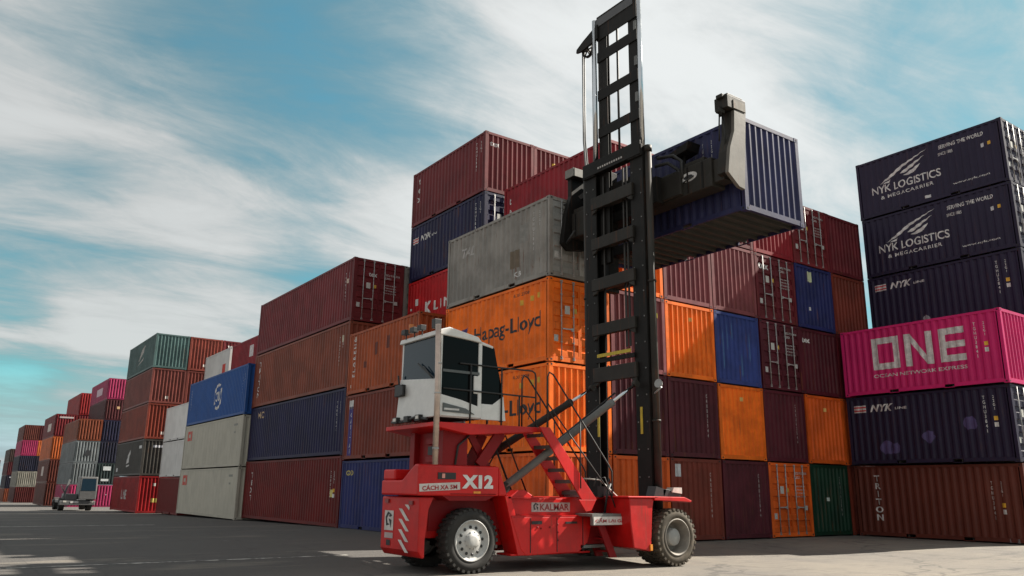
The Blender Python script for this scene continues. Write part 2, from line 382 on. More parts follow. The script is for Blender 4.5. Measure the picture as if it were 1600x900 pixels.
def container(x, y, z, L, H, col, label, near='plain', detail=2, side='corr', group='stacked shipping containers', rust=.5, doorcol=None, roughness=.5, streak=.35, bump=.15):
    NCONT[0] += 1; rnd = random.Random(NCONT[0])
    c = C[col] if isinstance(col, str) else col
    pm = paint(c, rust, roughness, streak=streak, name='container_paint', bump=bump)
    jx, jy = rnd.uniform(-.015, .015), rnd.uniform(-.02, .02)
    if detail == 0:
        o = link('shipping_container', cm(('coarse', L, H), lambda: coarse_mesh(L, H, near)), pm, loc=(x+jx, y+jy, z))
        o['label'] = label; o['category'] = 'shipping container'; o['group'] = group; o['_L'] = L; return o
    root = thing('shipping_container', (x+jx, y+jy, z), label, 'shipping container', group)
    root.rotation_euler = (0, 0, rnd.uniform(-.0012, .0012))
    pk = L < 7
    link('frame', cm(('frame', L, H, pk, detail), lambda: frame_mesh(L, H, near, pk, detail == 1)), pm, root)
    if side == 'corr':
        pr = side_prof(L); zl, zh = .16, H-.095
    else:
        pr = profile(L, .60, .010, .018, .15, L-.15, (.03, .05, .95, .97)); zl, zh = .16, H-.095
    link('side_panel', cm(('L', L, H, side), lambda: panel(pr, zl, zh, 'left')), pm, root)
    link('side_panel', cm(('R', L, H, side), lambda: panel(pr, zl, zh, 'right')), pm, root)
    link('end_panel', cm(('F', L, H), lambda: panel(END_PROF, .155, H-.11, 'far', L=L)), pm, root)
    link('roof_panel', cm(('roof', L, H), lambda: roof_mesh(L, H)), pm, root)
    link('floor', cm(('floor', L), lambda: floor_mesh(L)), plain('underframe_steel', (.045, .040, .034), .7), root)
    if detail == 2:
        cme = cm('cast', cast_mesh); hole = plain('casting_hole', (.012, .012, .012), .8, var=0)
        for sx in (0, 1):
            for sy in (0, 1):
                for zc in (0, H-.118):
                    o = link('corner_casting', cme, [pm, hole], root, loc=(W*sx, L*sy, zc)); o.rotation_euler = (0, 0, math.pi if (sx and sy) else 0)
                    o.scale = (-1 if sx and not sy else 1, -1 if sy and not sx else 1, 1)
                    if sx and sy: o.scale = (1, 1, 1)
    if near == 'plain':
        link('end_panel', cm(('N', L, H), lambda: panel(END_PROF, .155, H-.11, 'near')), pm, root)
    else:
        dm = pm if not doorcol else paint(doorcol, .8, .55, streak=.6, name='container_paint')
        link('gasket', cm(('gasket', H), lambda: gasket_mesh(H)), plain('rubber_seal', (.02, .02, .02), .8), root)
        for sgn in (0, 1):
            d = link('door', cm(('door', H), lambda: door_mesh(H)), dm, root, loc=(.132 if not sgn else W-.132, .022, 0))
            if sgn: d.scale = (-1, 1, 1)
            for rx in (.34, .82):
                link('lock_rod', cm(('rod', H), lambda: rod_mesh(H)), steel(), d, loc=(rx, -.028, 0))
            link('door_handle', cm('handle', handle_mesh), steel(), d, loc=(.36, -.03, 1.02)); 
    root['_L'] = L; root['_s'] = side
    return root
# ---- decals: flat outlines cut at every corrugation fold and laid on the steel
def text2d(s, h, wd=None, bold=0, shear=0, spacing=1, align='LEFT', linesp=1.0):
    cu = bpy.data.curves.new('text', 'FONT'); cu.body = s; cu.offset = bold; cu.shear = shear; cu.space_character = spacing
    cu.align_x = align; cu.resolution_u = 3; cu.space_line = linesp
    ob = bpy.data.objects.new('t', cu); me = bpy.data.meshes.new_from_object(ob); bpy.data.objects.remove(ob)
    bm = bmesh.new(); bm.from_mesh(me); bpy.data.meshes.remove(me)
    if not bm.verts: return bm
    x0 = min(v.co.x for v in bm.verts); x1 = max(v.co.x for v in bm.verts); y0 = min(v.co.y for v in bm.verts); y1 = max(v.co.y for v in bm.verts)
    k = h/(y1-y0); kx = wd/(x1-x0) if wd else k
    for v in bm.verts: v.co = Vector(((v.co.x-x0)*kx, (v.co.y-y0)*k, 0))
    return bm
def poly2d(polys):
    bm = bmesh.new()
    for p in polys: bm.faces.new([bm.verts.new((a, b_, 0)) for a, b_ in p])
    return bm
def rect2d(wd, h): return poly2d([[(0, 0), (wd, 0), (wd, h), (0, h)]])
def decal(c, bm, face, u0, z0, mat, name='lettering', lift=.004, L=None, door=False, rot=0, label=None):
    """face 'side': reads along -y, u0 = local y of its left end; 'end': u0 = local x of its left end"""
    if rot:
        for v in bm.verts: v.co = Matrix.Rotation(rot, 3, 'Z') @ v.co
    L = c['_L'] if L is None else L
    pr = side_prof(L) if face == 'side' else END_PROF
    if c.get('_s') == 'smooth' and face == 'side': pr = [(0, .012), (L, .012)]
    if door: pr = [(0, .0), (W, .0)]
    if c.type == 'MESH': pr = [(0, -.04), (L, -.04)]
    a0 = min(v.co.x for v in bm.verts); a1 = max(v.co.x for v in bm.verts)
    for t_, _ in pr:
        a = (u0-t_) if face == 'side' else (t_-u0)
        if a0+1e-4 < a < a1-1e-4:
            bmesh.ops.bisect_plane(bm, geom=bm.verts[:]+bm.edges[:]+bm.faces[:], plane_co=(a, 0, 0), plane_no=(1, 0, 0))
    for v in bm.verts:
        t_ = (u0-v.co.x) if face == 'side' else (u0+v.co.x)
        d = depth_at(pr, t_)-lift
        v.co = Vector((d, t_, z0+v.co.y)) if face == 'side' else Vector((t_, d, z0+v.co.y))
    me = bpy.data.meshes.new(name); bm.to_mesh(me); bm.free()
    return link(name, me, mat, c, label)
def code_marks(c, face='side', u=None, z=None, mat=None, yellow=True):
    """the small vertical number columns and stickers most boxes carry near their door end"""
    mat = mat or WHITE()
    L = c['_L']
    if face == 'side':
        H = c['_H'] if '_H' in c else 2.59
        decal(c, text2d('T\nG\nH\nU\n3\n8\n4\n1', 1.25, .07, .01, align='CENTER'), 'side', .98 if u is None else u, 1.0 if z is None else z, mat, 'serial_number')
        decal(c, text2d('2\n2\nG\n1', .5, .06, .01, align='CENTER'), 'side', (.98 if u is None else u)-.32, (1.0 if z is None else z)+.75, mat, 'serial_number')
        if yellow:
            decal(c, rect2d(.12, .14), 'side', (.98 if u is None else u)-.30, (1.0 if z is None else z)+.40, plain('yellow_sticker', (.75, .42, .03), .6), 'placard')
            decal(c, rect2d(.12, .15), 'side', (.98 if u is None else u)-.30, (1.0 if z is None else z)+.18, mat, 'placard')
def end_code(c, x=1.9, z=.7):
    decal(c, text2d('C\nA\nX\nU\n6\n2\n5\n4\n4', 1.45, .06, .01, align='CENTER'), 'end', x, z, WHITE(), 'serial_number')
def sticker(c, face, u, z, wd, h, col, label=None):
    decal(c, rect2d(wd, h), face, u, z, plain('sticker', col, .6), 'placard', label=label)
def door_marks(c, seed=0, many=True):
    rnd = random.Random(seed); root = c
    y = -.012
    def dm(bm, x, z, mat, nm='placard'):
        for v in bm.verts: v.co = Vector((x+v.co.x, .016, z+v.co.y))
        me = bpy.data.meshes.new(nm); bm.to_mesh(me); bm.free(); link(nm, me, mat, root)
    dm(text2d('FSCU 715530 8', .085, .72, .01), 1.50, 2.19, WHITE(), 'serial_number')
    dm(text2d('22G1', .085, .3, .01), 1.50, 2.04, WHITE(), 'serial_number')
    for i, ln in enumerate(('MAX.G. 30.480 KGS', 'TARE 2.230 KGS', 'NET 28.250 KGS', 'CU.CAP. 33.2 CU.M')):
        dm(text2d(ln, .05, .55, .006), 1.52, 1.74-i*.12, WHITE(), 'serial_number')
    dm(rect2d(.20, .26), .62, 1.50, plain('sticker', (.55, .54, .50), .6)); dm(rect2d(.16, .2), .20, .62, plain('sticker', (.5, .5, .48), .6))
    if many:
        dm(rect2d(.15, .15), .95, 1.55, plain('sticker', (.60, .38, .05), .6)); dm(rect2d(.22, .16), 1.95, .92, plain('sticker', (.5, .5, .48), .6))
P = 2.62; H0 = 2.591
X0, YG, CW = 14.5165, 18.4426, 2.4868
def Xk(k): return X0+k*CW
# --- nearest column of the block (orange boxes under the grey one)
f = {}
f[1] = container(X0, YG, 0, 6.058, H0, 'orange2', 'orange container on the ground under the two with big black lettering')
f[2] = container(X0, YG, P, 6.058, H0, 'orange', 'orange lettered container with a plain ribbed end, half behind the lift truck rails', rust=.25, streak=.15)
f[3] = container(X0, YG, 2*P, 6.058, H0, 'orange', 'orange container with black lettering and doors facing right, directly under the grey one', near='door', rust=.25, streak=.15)
f[4] = container(X0, YG, 3*P, 6.058, H0, 'grey', 'weathered grey container on top of the orange stack', near='door', rust=.75, doorcol=(.36, .36, .34), streak=.5)
BLK = plain('black_lettering', (.018, .018, .022), .6); PUR = plain('purple_logo', (.05, .03, .20), .6)
for r_ in (2, 3):
    c = f[r_]
    decal(c, text2d('Hapag-Lloyd', .64, 3.75, .012), 'side', 4.18, .96, BLK)
    decal(c, poly2d([[(0, 0), (.42, 0), (.62, .62), (.2, .5)], [(.5, 0), (.85, 0), (1.25, .75), (.95, .66), (.72, .3)], [(.68, .62), (.92, .72), (.8, .38)]]), 'side', 5.82, .98, PUR, 'logo')
    for u, zz_ in ((.95, 2.0), (.62, 2.05), (1.5, 1.95)): decal(c, rect2d(.14, .17), 'side', u, zz_-.02, plain('yellow_sticker', (.75, .42, .03), .6), 'placard')
    decal(c, text2d('HLXU 221084', .10, .9, .004), 'side', 1.9, 2.25, BLK, 'serial_number')
door_marks(f[3], 3)
sticker(f[2], 'end', 1.55, 1.35, .13, .18, (.6, .5, .05)); sticker(f[1], 'end', .5, 1.3, .2, .2, (.6, .5, .1))
decal(f[1], rect2d(.2, .26), 'side', 2.1, 1.2, plain('yellow_sticker', (.75, .42, .03), .6), 'placard'); sticker(f[1], 'side', 3.4, 1.35, .22, .25, (.7, .68, .6)); sticker(f[1], 'side', 4.2, 1.2, .24, .2, (.7, .55, .1))
decal(f[4], text2d('TAL', .34, .8, .02, .25), 'side', 5.1, 1.68, plain('faded_lettering', (.45, .42, .40), .7))
decal(f[4], rect2d(.4, .62), 'side', 1.55, 1.38, plain('primer_patch', (.26, .25, .23), .8), 'repair_patch'); decal(f[4], rect2d(.5, .6), 'side', 2.1, .62, plain('rusty_patch', (.17, .13, .09), .8), 'repair_patch')
decal(f[4], text2d('KB', .17, .42, .02), 'side', 1.9, .3, WHITE()); code_marks(f[4], u=.9, yellow=False)
door_marks(f[4], 4)
# --- the wall of container ends
WALL = {
 1: [('orange2', 'plain', 'orange container on the ground seen between the two mast posts'), ('wine', 'plain', 'maroon container on the second level seen between the mast posts'),
     ('chalk', 'plain', 'maroon container with a yellow mark on the third level between the mast posts'), ('orange', 'plain', 'orange container on the fourth level just right of the mast'), ('red', 'plain', 'dark red container whose long side shows above the grey one')],
 2: [('brown', 'plain', 'brown rusty container on the ground right behind the front wheel'), ('wine', 'plain', 'maroon container above the brown one behind the front wheel'),
     ('orange', 'plain', 'orange container on the third level right of the mast'), ('chalk', 'plain', 'maroon container with sunlit ribs under the raised container'), ('maroon', 'plain', 'maroon container on the fifth level hidden behind the raised container')],
 3: [('wine', 'plain', 'dark maroon container on the ground left of the orange doors'), ('orange', 'plain', 'orange container on the second level under the blue one'),
     ('blue2', 'plain', 'blue streaky container on the third level between orange and maroon doors'), ('chalk', 'plain', 'maroon container crossed by the slanting shadow edge'), ('maroon', 'plain', 'maroon container on the fifth level behind the raised container corner')],
 4: [('orange2', 'door', 'orange container on the ground with its doors and locking rods showing'), ('wine', 'plain', 'plain dark maroon container above the orange doors'),
     ('wine', 'door', 'maroon container with doors and locking rods, right of the blue streaky one'), ('maroon', 'door', 'maroon container with doors and white letters at the top left'), ('red', 'plain', 'red ribbed container peeking out under the raised container')],
 5: [('green', 'plain', 'dark green container on the ground at the right end of the wall'), ('orange2', 'plain', 'orange container above the dark green one'),
     ('wine', 'plain', 'maroon container with white letters at its top left corner above the orange one'), ('blue', 'plain', 'blue container with a pale sticker below the top maroon doors'), ('maroon2', 'door', 'maroon container with doors on the top level above the blue one')],
 6: [('brown', 'plain', 'brown container on the ground hidden behind the lettered brown one'), ('orange2', 'plain', 'orange container hidden behind the dark navy one'),
     ('maroon', 'plain', 'maroon container mostly hidden behind the pink one'), ('brown', 'plain', 'brown red container just left of the dark navy tower'), ('maroon', 'plain', 'maroon container at the right end of the top row')]}
wall = {}
for k, rows in WALL.items():
    for r_, (col, near, lab) in enumerate(rows):
        wall[k, r_+1] = container(Xk(k), YG, r_*P, 6.058, H0, col, lab, near, rust=.35 if col.startswith('orange') else .5, streak=.25)
def tex(c, u=.18, z=2.02):
    decal(c, text2d('tex', .2, .46, .03), 'end', u, z, WHITE())
tex(wall[5, 3]); end_code(wall[2, 2]); end_code(wall[3, 1]); end_code(wall[4, 2]); end_code(wall[2, 1]); end_code(wall[5, 1])
for k in ((4, 1), (4, 3), (4, 4), (5, 5)): door_marks(wall[k], k[0]*7+k[1])
def door_word(c, s_, x, z, h, wd):
    bm = text2d(s_, h, wd, .03)
    for v in bm.verts: v.co = Vector((x+v.co.x, .015, z+v.co.y))
    me = bpy.data.meshes.new('lettering'); bm.to_mesh(me); bm.free(); link('lettering', me, WHITE(), c)
door_word(wall[4, 4], 'tex', .22, 2.0, .24, .6)
sticker(wall[4, 3], 'end', .2, 1.0, .01, .01, (.5, .5, .5))
for i, (u, z, w_, h_) in enumerate(((.42, .5, .10, 1.5), (.66, 1.2, .08, 1.0), (1.42, .3, .09, .9), (1.9, .9, .07, 1.1), (.95, 1.6, .06, .7))):
    decal(wall[3, 3], poly2d([[(0, .1), (w_*.5, 0), (w_, .15), (w_*.9, h_*.6), (w_*.6, h_), (w_*.1, h_*.8)]]), 'end', u, z, plain('faded_blue', (.05, .13, .30), .7), 'faded_patch')
sticker(wall[5, 4], 'end', .82, 1.95, .26, .42, (.55, .60, .38), ); sticker(wall[5, 4], 'end', .8, .75, .14, .14, (.6, .6, .6))
for k, z in (((2, 3), 2.0), ((3, 2), 2.05), ((5, 2), 2.0)): sticker(wall[k], 'end', 1.2, z, .12, .14, (.75, .5, .15))
sticker(wall[5, 1], 'end', 1.0, 1.25, .13, .13, (.55, .6, .55)); sticker(wall[1, 3], 'end', 1.75, 1.9, .4, .16, (.75, .62, .05)); sticker(wall[2, 1], 'end', .25, 2.0, .26, .4, (.62, .63, .65))
decal(wall[1, 5], text2d('t\ne\nx', 1.1, .2, .02, align='CENTER'), 'side', 5.75, 1.0, WHITE())
# --- right hand towers
NX1, NX2, NY = 29.27, 31.62, 12.13
t1 = {1: container(NX1+.25, NY+.05, -.01, 6.058, H0, (.115, .028, .018), 'brown container with a vertical white word on the ground at the right edge', rust=.2),
      2: container(NX1+.12, NY+.02, P, 6.058, H0, 'nyk', 'dark navy container with purple stains directly under the pink one', near='door', rust=.15),
      3: container(NX1, NY, 2*P, 6.058, H0, 'pink', 'bright pink container with big white letters', rust=.05, streak=.12)}
t2 = {}
for r_ in range(1, 7):
    lab = {1: 'navy container at the bottom of the tower behind the brown lettered one', 2: 'navy container in the tower hidden behind the stained navy one', 3: 'navy container in the tower hidden behind the pink one',
           4: 'dark navy container with a small flag and letters just above the pink one', 5: 'dark navy container with a wing emblem, second from the top of the right tower', 6: 'dark navy container with a wing emblem on top of the right tower'}[r_]
    t2[r_] = container(NX2, NY-.05, (r_-1)*P, 6.058, H0, 'nyk', lab, near='door', rust=.12, streak=.2)
    if r_ >= 4: door_marks(t2[r_], r_)
door_marks(t1[2], 5)
LW = WHITE()
def one_logo(c, s=1.0, u=4.78, z=.93):
    h = 1.22; st = .235
    ps = []
    def rc(a, b_, a2, b2): ps.append([(a, b_), (a2, b_), (a2, b2), (a, b2)])
    rc(0, 0, 1.08, st); rc(0, h-st, 1.08, h); rc(0, st, st, h-st); rc(1.08-st, st, 1.08, h-st)          # O
    n = 1.30; rc(n, 0, n+st, h); rc(n+.80, 0, n+.80+st, h); ps.append([(n+st, h), (n+st, h-.33), (n+.80, 0), (n+.80, .33)])
    e = 2.58; rc(e, 0, e+st, h); rc(e+st, 0, e+.92, st); rc(e+st, h/2-st/2, e+.92, h/2+st/2); rc(e+st, h-st, e+.92, h)
    decal(c, poly2d([[(a*s, b_*s) for a, b_ in p] for p in ps]), 'side', u, z, LW)
    decal(c, text2d('OCEAN NETWORK EXPRESS', .13*s, 3.5*s, .012), 'side', u+.02, z-.30*s, LW)
one_logo(t1[3]); code_marks(t1[3], u=.95, z=.95)
def flag_word(c, u=5.78, z=1.98):
    decal(c, rect2d(.50, .27), 'side', u, z, LW, 'logo')
    decal(c, poly2d([[(0, .045), (.5, .045), (.5, .10), (0, .10)], [(0, .17), (.5, .17), (.5, .225), (0, .225)]]), 'side', u, z, plain('red_stripes', (.55, .04, .05), .6), 'logo', lift=.007)
    decal(c, text2d('NYK', .27, .92, .03, .3), 'side', u-.68, z, LW); decal(c, text2d('LINE', .09, .46, .02), 'side', u-1.66, z+.04, LW)
flag_word(t1[2]); flag_word(t2[4]); code_marks(t1[2], u=.95); code_marks(t2[4], u=.95)
def wing_logo(c):
    decal(c, text2d('NYK LOGISTICS', .34, 2.95, .012), 'side', 5.42, .98, LW)
    decal(c, text2d('& MEGACARRIER', .15, 2.25, .010, spacing=1.2), 'side', 5.05, .70, LW)
    decal(c, poly2d([[(0, 0), (.95, .56), (2.15, .95), (1.1, .50), (.5, .16)], [(.9, .24), (1.45, .50), (2.0, .70), (1.45, .36), (1.1, .20)], [(1.05, .10), (1.45, .26), (1.8, .42), (1.6, .16), (1.3, .06)], [(.1, -.02), (.5, .10), (.42, -.02)]]), 'side', 5.05, 1.38, LW, 'logo')
    decal(c, text2d('SERVING THE WORLD', .16, 1.75, .02), 'side', 2.45, 2.10, LW); decal(c, text2d('SINCE 1885', .13, .58, .01), 'side', 2.5, 1.82, LW)
    decal(c, text2d('www.nyk.com', .11, 1.4, .008), 'side', 2.05, .42, LW); sticker(c, 'side', .85, 1.62, .12, .16, (.6, .6, .6)); sticker(c, 'side', .60, 1.66, .12, .14, (.75, .42, .03))
wing_logo(t2[5]); wing_logo(t2[6]); sticker(t2[6], 'side', 3.2, .2, .24, .12, (.65, .65, .65))
def blob2d(r, seed):
    rd = random.Random(seed); return poly2d([[(r*math.cos(a)*rd.uniform(.75, 1.1), r*math.sin(a)*rd.uniform(.75, 1.1)) for a in [i*math.pi/8 for i in range(16)]]])
VIO = plain('violet_stain', (.075, .055, .16), .7)
for i, (u, z, r_) in enumerate(((4.55, .62, .28), (4.25, .58, .22), (2.95, .95, .24), (1.45, 1.35, .26))): decal(t1[2], blob2d(r_, i), 'side', u, z, VIO, 'paint_stain')
decal(t2[4], blob2d(.16, 9), 'side', 3.75, .5, plain('pale_stain', (.30, .30, .31), .7), 'paint_stain')
decal(t1[1], text2d('T\nR\nI\nT\nO\nN', 1.65, .30, .018, align='CENTER', linesp=.92), 'side', 5.32, .58, LW); code_marks(t1[1], u=1.1, z=.75)
decal(t1[1], rect2d(.5, .12), 'side', .7, .03, LW, 'placard')
# --- block behind (top left of the machine)
EX, EY = 16.43, 25.04
e = {}
for r_, (col, near, lab) in enumerate([('blue', 'plain', 'blue container at the bottom of the tower behind the orange stack'), ('maroon', 'plain', 'maroon container on the second level behind the orange stack'), ('wine', 'plain', 'dark maroon container on the third level behind the orange stack'),
        ('brightred', 'plain', 'bright red container with white letters left of the orange lettered one'), ('deepblue', 'door', 'dark blue container with a small flag under the topmost maroon one'), ('maroon2', 'plain', 'maroon container at the top of the tallest tower left of the mast')]):
    e[r_+1] = container(EX, EY, r_*P, 6.058, H0, col, lab, near, rust=.3 if col == 'brightred' else .45)
e2 = {}
for r_, col in enumerate(['maroon', 'brown', 'blue', 'maroon', 'maroon', 'maroon2']):
    e2[r_+1] = container(EX+CW, EY, r_*P, 6.058, H0, col, ['maroon container buried at the bottom behind the tall tower', 'brown container buried on the second level behind the tall tower', 'blue container buried on the third level behind the tall tower', 'maroon container buried on the fourth level behind the tall tower',
          'maroon container on the fifth level behind the long dark red side', 'maroon container beside the topmost one with a yellow mark on its end'][r_])
tex(e[6], .25, 2.0); sticker(e2[6], 'end', 1.0, 1.9, .36, .15, (.75, .55, .05)); sticker(e2[6], 'end', 1.55, 1.85, .3, .15, (.75, .55, .05))
decal(e[6], text2d('t\ne\nx', 1.15, .22, .03, align='CENTER'), 'side', 5.6, 1.1, LW)
code_marks(e[6], u=.7, yellow=False)
flag_word(e[5], 5.85, 1.75); code_marks(e[5], u=.7, yellow=False); door_marks(e[5], 8)
decal(e[4], text2d('K', .58, .5, .03), 'side', 4.5, .9, LW); decal(e[4], text2d('LINE', .40, 1.9, .02, spacing=1.3), 'side', 3.75, 1.0, LW); decal(e[4], rect2d(.26, .3), 'side', 5.45, 1.45, LW, 'logo'); decal(e[4], rect2d(.14, .1), 'side', 5.85, 1.3, LW, 'logo')
# --- stack with the rust-coloured top, left of the cab
DX, DY = 13.79, 25.20
d = {1: container(DX, DY, -.05, 6.0, 2.63, 'blue', 'blue container on the ground left of the lift truck', rust=.3),
     2: container(DX, DY, P, 6.0, H0, 'brown', 'red brown container with a purple strip of vertical letters', rust=.3),
     3: container(DX, DY, 2*P, 6.0, H0, 'rust', 'rust orange container with vertical white letters left of the cab roof', rust=.8, streak=.5)}
decal(d[1], text2d('GOLD', .20, .6, .02), 'side', 5.55, 2.05, plain('yellow_lettering', (.62, .5, .12), .6))
decal(d[2], rect2d(.34, 2.0), 'side', 5.58, .12, PUR, 'logo')
decal(d[2], text2d('C\nA\nP\nI\nT\nA\nL', 1.62, .19, .02, align='CENTER'), 'side', 5.50, .25, LW, lift=.007); decal(d[2], rect2d(.36, .36), 'side', 5.6, 2.02, LW, 'logo')
decal(d[3], text2d('F L O R E N S', .24, 1.6, .02), 'side', 5.30, .72, LW, rot=math.pi/2); sticker(d[3], 'side', 5.5, 2.3, .12, .12, (.7, .6, .5)); sticker(d[3], 'side', 5.75, .3, .12, .12, (.7, .6, .5))
for u, z, hh in ((3.6, 1.42, .5), (2.55, 1.55, .5), (4.5, 1.0, .25)): decal(d[3], rect2d(.26, hh), 'side', u, z, plain('red_primer', (.14, .028, .018), .7), 'repair_patch')
# --- the long stack left of it
CY = 31.25; zs = [-.06, 2.83, 5.62, 8.49, 11.34]
c4 = {}
for i, (col, lab, near) in enumerate([('darkred', 'long dark red container on the ground beside the cream ones', 'plain'), ('deepblue', 'long dark blue container above the long dark red one', 'plain'), ((.235, .058, .032), 'long rust brown container above the dark blue one', 'plain'), ('maroon2', 'long maroon container with its doors showing on top of its stack', 'door')]):
    c4[i+1] = container(DX, CY, zs[i], 12.192, zs[i+1]-zs[i]-.03, col, lab, near, rust=.55 if i == 2 else .3)
door_marks(c4[4], 11); 
decal(c4[1], text2d('T\nE\nX\nT', 1.4, .24, .02, align='CENTER'), 'side', 11.2, .9, LW); code_marks(c4[1], u=1.0)
sticker(c4[1], 'side', .95, 1.2, .26, .3, (.7, .6, .2))
decal(c4[2], text2d('MC', .34, 1.0, .04), 'side', 11.1, 2.15, plain('tan_lettering', (.52, .36, .20), .6)); code_marks(c4[2], u=.9, yellow=False)
decal(c4[3], text2d('T\nR\nI\nT\nO\nN', 1.9, .26, .01, align='CENTER', linesp=.9), 'side', 11.5, .5, LW); code_marks(c4[3], u=1.0, yellow=False); sticker(c4[3], 'side', .8, 2.0, .18, .3, (.6, .55, .4))
code_marks(c4[4], u=.9, yellow=False); sticker(c4[4], 'side', .7, 1.75, .12, .2, (.65, .5, .4))
bm = text2d('tex', .18, .4, .02)
for v in bm.verts: v.co = Vector((.72+v.co.x, .014, 2.05+v.co.y))
me = bpy.data.meshes.new('lettering'); bm.to_mesh(me); bm.free(); link('lettering', me, LW, c4[4])
for i, col in enumerate(['brown', 'blue', 'maroon', 'grey']):
    container(DX+CW, CY, zs[i], 12.192, zs[i+1]-zs[i]-.03, col, ['long brown container buried at the bottom behind the long dark red one', 'long blue container buried on the second level behind the dark blue one', 'long maroon container buried behind the rust brown one', 'long grey container whose door edge shows right of the maroon doors'][i], 'door' if i == 3 else 'plain')
# --- cream refrigerated boxes with the blue one on top
BX, BY = 13.42, 43.50; zb = [-.165, 2.56, 5.31, 8.09, 10.95]
b4 = {}
for i, (col, lab, side) in enumerate([('cream', 'cream flat sided container on the ground', 'smooth'), ('cream', 'cream flat sided container in the middle, under the bright blue one', 'smooth'), ('azure', 'bright blue container with a round white emblem above the cream ones', 'corr')]):
    b4[i+1] = container(BX, BY, zb[i], 12.0, zb[i+1]-zb[i]-.03, col, lab, 'plain', side=side, rust=.12, streak=.5, roughness=.5, bump=.03)
REDM = plain('red_logo', (.60, .05, .03), .6)
for i in (1, 2):
    decal(b4[i], poly2d([[(0, 0), (.62, 0), (.62, .2), (.2, .2), (.2, .42), (.62, .42), (.62, .6), (0, .6)], [(.72, 0), (1.0, 0), (1.0, .6), (.72, .6)]]), 'side', 11.2, 1.75, REDM, 'logo')
    sticker(b4[i], 'side', 1.6, 2.2, .7, .12, (.25, .25, .22)); sticker(b4[i], 'side', 1.5, 1.8, .3, .1, (.25, .25, .22))
def ring2d(r1, r2, n=28):
    return [[(r1*math.cos(a), r1*math.sin(a)), (r1*math.cos(b_), r1*math.sin(b_)), (r2*math.cos(b_), r2*math.sin(b_)), (r2*math.cos(a), r2*math.sin(a))] for a, b_ in [(2*math.pi*k/n, 2*math.pi*(k+1)/n) for k in range(n) if k not in (3, 4, 17, 18)]]
decal(b4[3], poly2d(ring2d(.78, .62)), 'side', 5.4, 1.38, LW, 'logo')
decal(b4[3], text2d('CU', .6, .85, .03), 'side', 5.85, 1.08, LW, 'logo'); code_marks(b4[3], u=11.5, yellow=False); code_marks(b4[3], u=.8, yellow=False)
bb = {}
for i, col in enumerate(['darkred', 'maroon', 'brown', 'red']):
    bb[i+1] = container(BX+CW+.03, BY, zb[i], 12.0, zb[i+1]-zb[i]-.03, col, ['dark red container buried at the bottom behind the cream ones', 'maroon container buried on the second level behind the cream ones', 'brown container buried behind the bright blue one', 'red container with a white square mark rising behind the bright blue one'][i])
sticker(bb[4], 'side', 8.2, 1.6, .7, .75, (.7, .62, .6))
for i, col in enumerate(['darkred', 'white', 'white']):
    container(BX+.15, 56.0, -.33+i*2.44, 6.058, 2.41, col, ['dark red container on the ground beyond the cream ones', 'lilac white container beyond the cream ones, on the second level', 'lilac white container beyond the bright blue one, on the third level'][i], side='smooth' if i else 'corr', rust=.1)
for i, col in enumerate(['maroon', 'brown', 'blue', 'white']):
    cx = container(BX+CW+.03, 56.0, zb[i], 6.058, zb[i+1]-zb[i]-.03, col, ['maroon container buried at the bottom beyond the red one', 'brown container buried on the second level beyond the red one', 'blue container buried on the third level beyond the red one', 'white container with a red mark left of the red one, above the bright blue one'][i], rust=.1)
decal(cx, rect2d(.7, .8), 'side', 1.6, 1.0, REDM, 'logo')
# --- further left: the five high block
AX, AY, AB, AP = 12.66, 64.0, -.40, 2.635
A = {}
labs = {(0, 1): 'red container on the ground at the foot of the green topped stack', (0, 2): 'dark olive container with a pale sail mark above the red one', (0, 3): 'brown container in the middle of the green topped stack', (0, 4): 'brown container directly under the green one', (0, 5): 'grey green container on top of its five high stack',
        (1, 1): 'dark red container on the ground right of the sail mark stack', (1, 2): 'maroon container on the second level right of the sail mark stack', (1, 3): 'maroon container on the third level right of the sail mark stack', (1, 4): 'red brown container one row below the top, second from the left', (1, 5): 'red brown container right of the grey green one',
        (2, 1): 'maroon container buried at the bottom of the green topped block', (2, 2): 'brown container buried on the second level of the green topped block', (2, 3): 'maroon container buried on the third level of the green topped block', (2, 4): 'maroon container one row below the small white letters, behind the blue one', (2, 5): 'maroon container with small white letters behind the white and red ones'}
for k, cols in enumerate([[(.27, .010, .012), 'olive', 'brown', (.17, .045, .036), 'teal'], ['darkred', 'maroon', 'maroon', (.17, .04, .03), (.22, .045, .03)], ['maroon', 'brown', 'maroon', 'maroon', 'maroon2']]):
    for r_, col in enumerate(cols):
        A[k, r_+1] = container(AX+k*2.49, AY, AB+r_*AP, 9.9, AP-.03, col, labs[k, r_+1], detail=1, rust=.3)
tex(A[2, 5], .35, 2.05)
decal(A[0, 2], poly2d([[(0, 0), (.9, .1), (1.3, 1.1), (.5, .7)], [(.2, -.25), (1.2, -.15), (1.2, -.05), (.2, -.12)]]), 'side', 5.6, .9, LW, 'logo'); sticker(A[0, 2], 'side', 1.3, 1.95, .9, .22, (.7, .7, .7)); sticker(A[0, 2], 'side', 9.2, .35, .5, .3, (.7, .7, .7)); sticker(A[0, 2], 'end', .7, 2.02, 1.6, .17, (.62, .62, .66))
decal(A[0, 5], poly2d([[(0, 0), (1.6, .6), (2.0, 1.2), (.9, .9)], [(-.4, -.3), (1.9, .2), (1.8, .0)]]), 'side', 5.8, 1.0, plain('faded_lettering', (.45, .42, .40), .7), 'logo')
decal(A[0, 1], text2d('LINE', .7, 1.9, .03), 'side', 6.0, .9, plain('faded_lettering', (.45, .42, .40), .7)); sticker(A[0, 1], 'end', 1.0, 1.9, .2, .2, (.55, .55, .5)); sticker(A[0, 1], 'end', .95, .75, .5, .28, (.6, .5, .12))
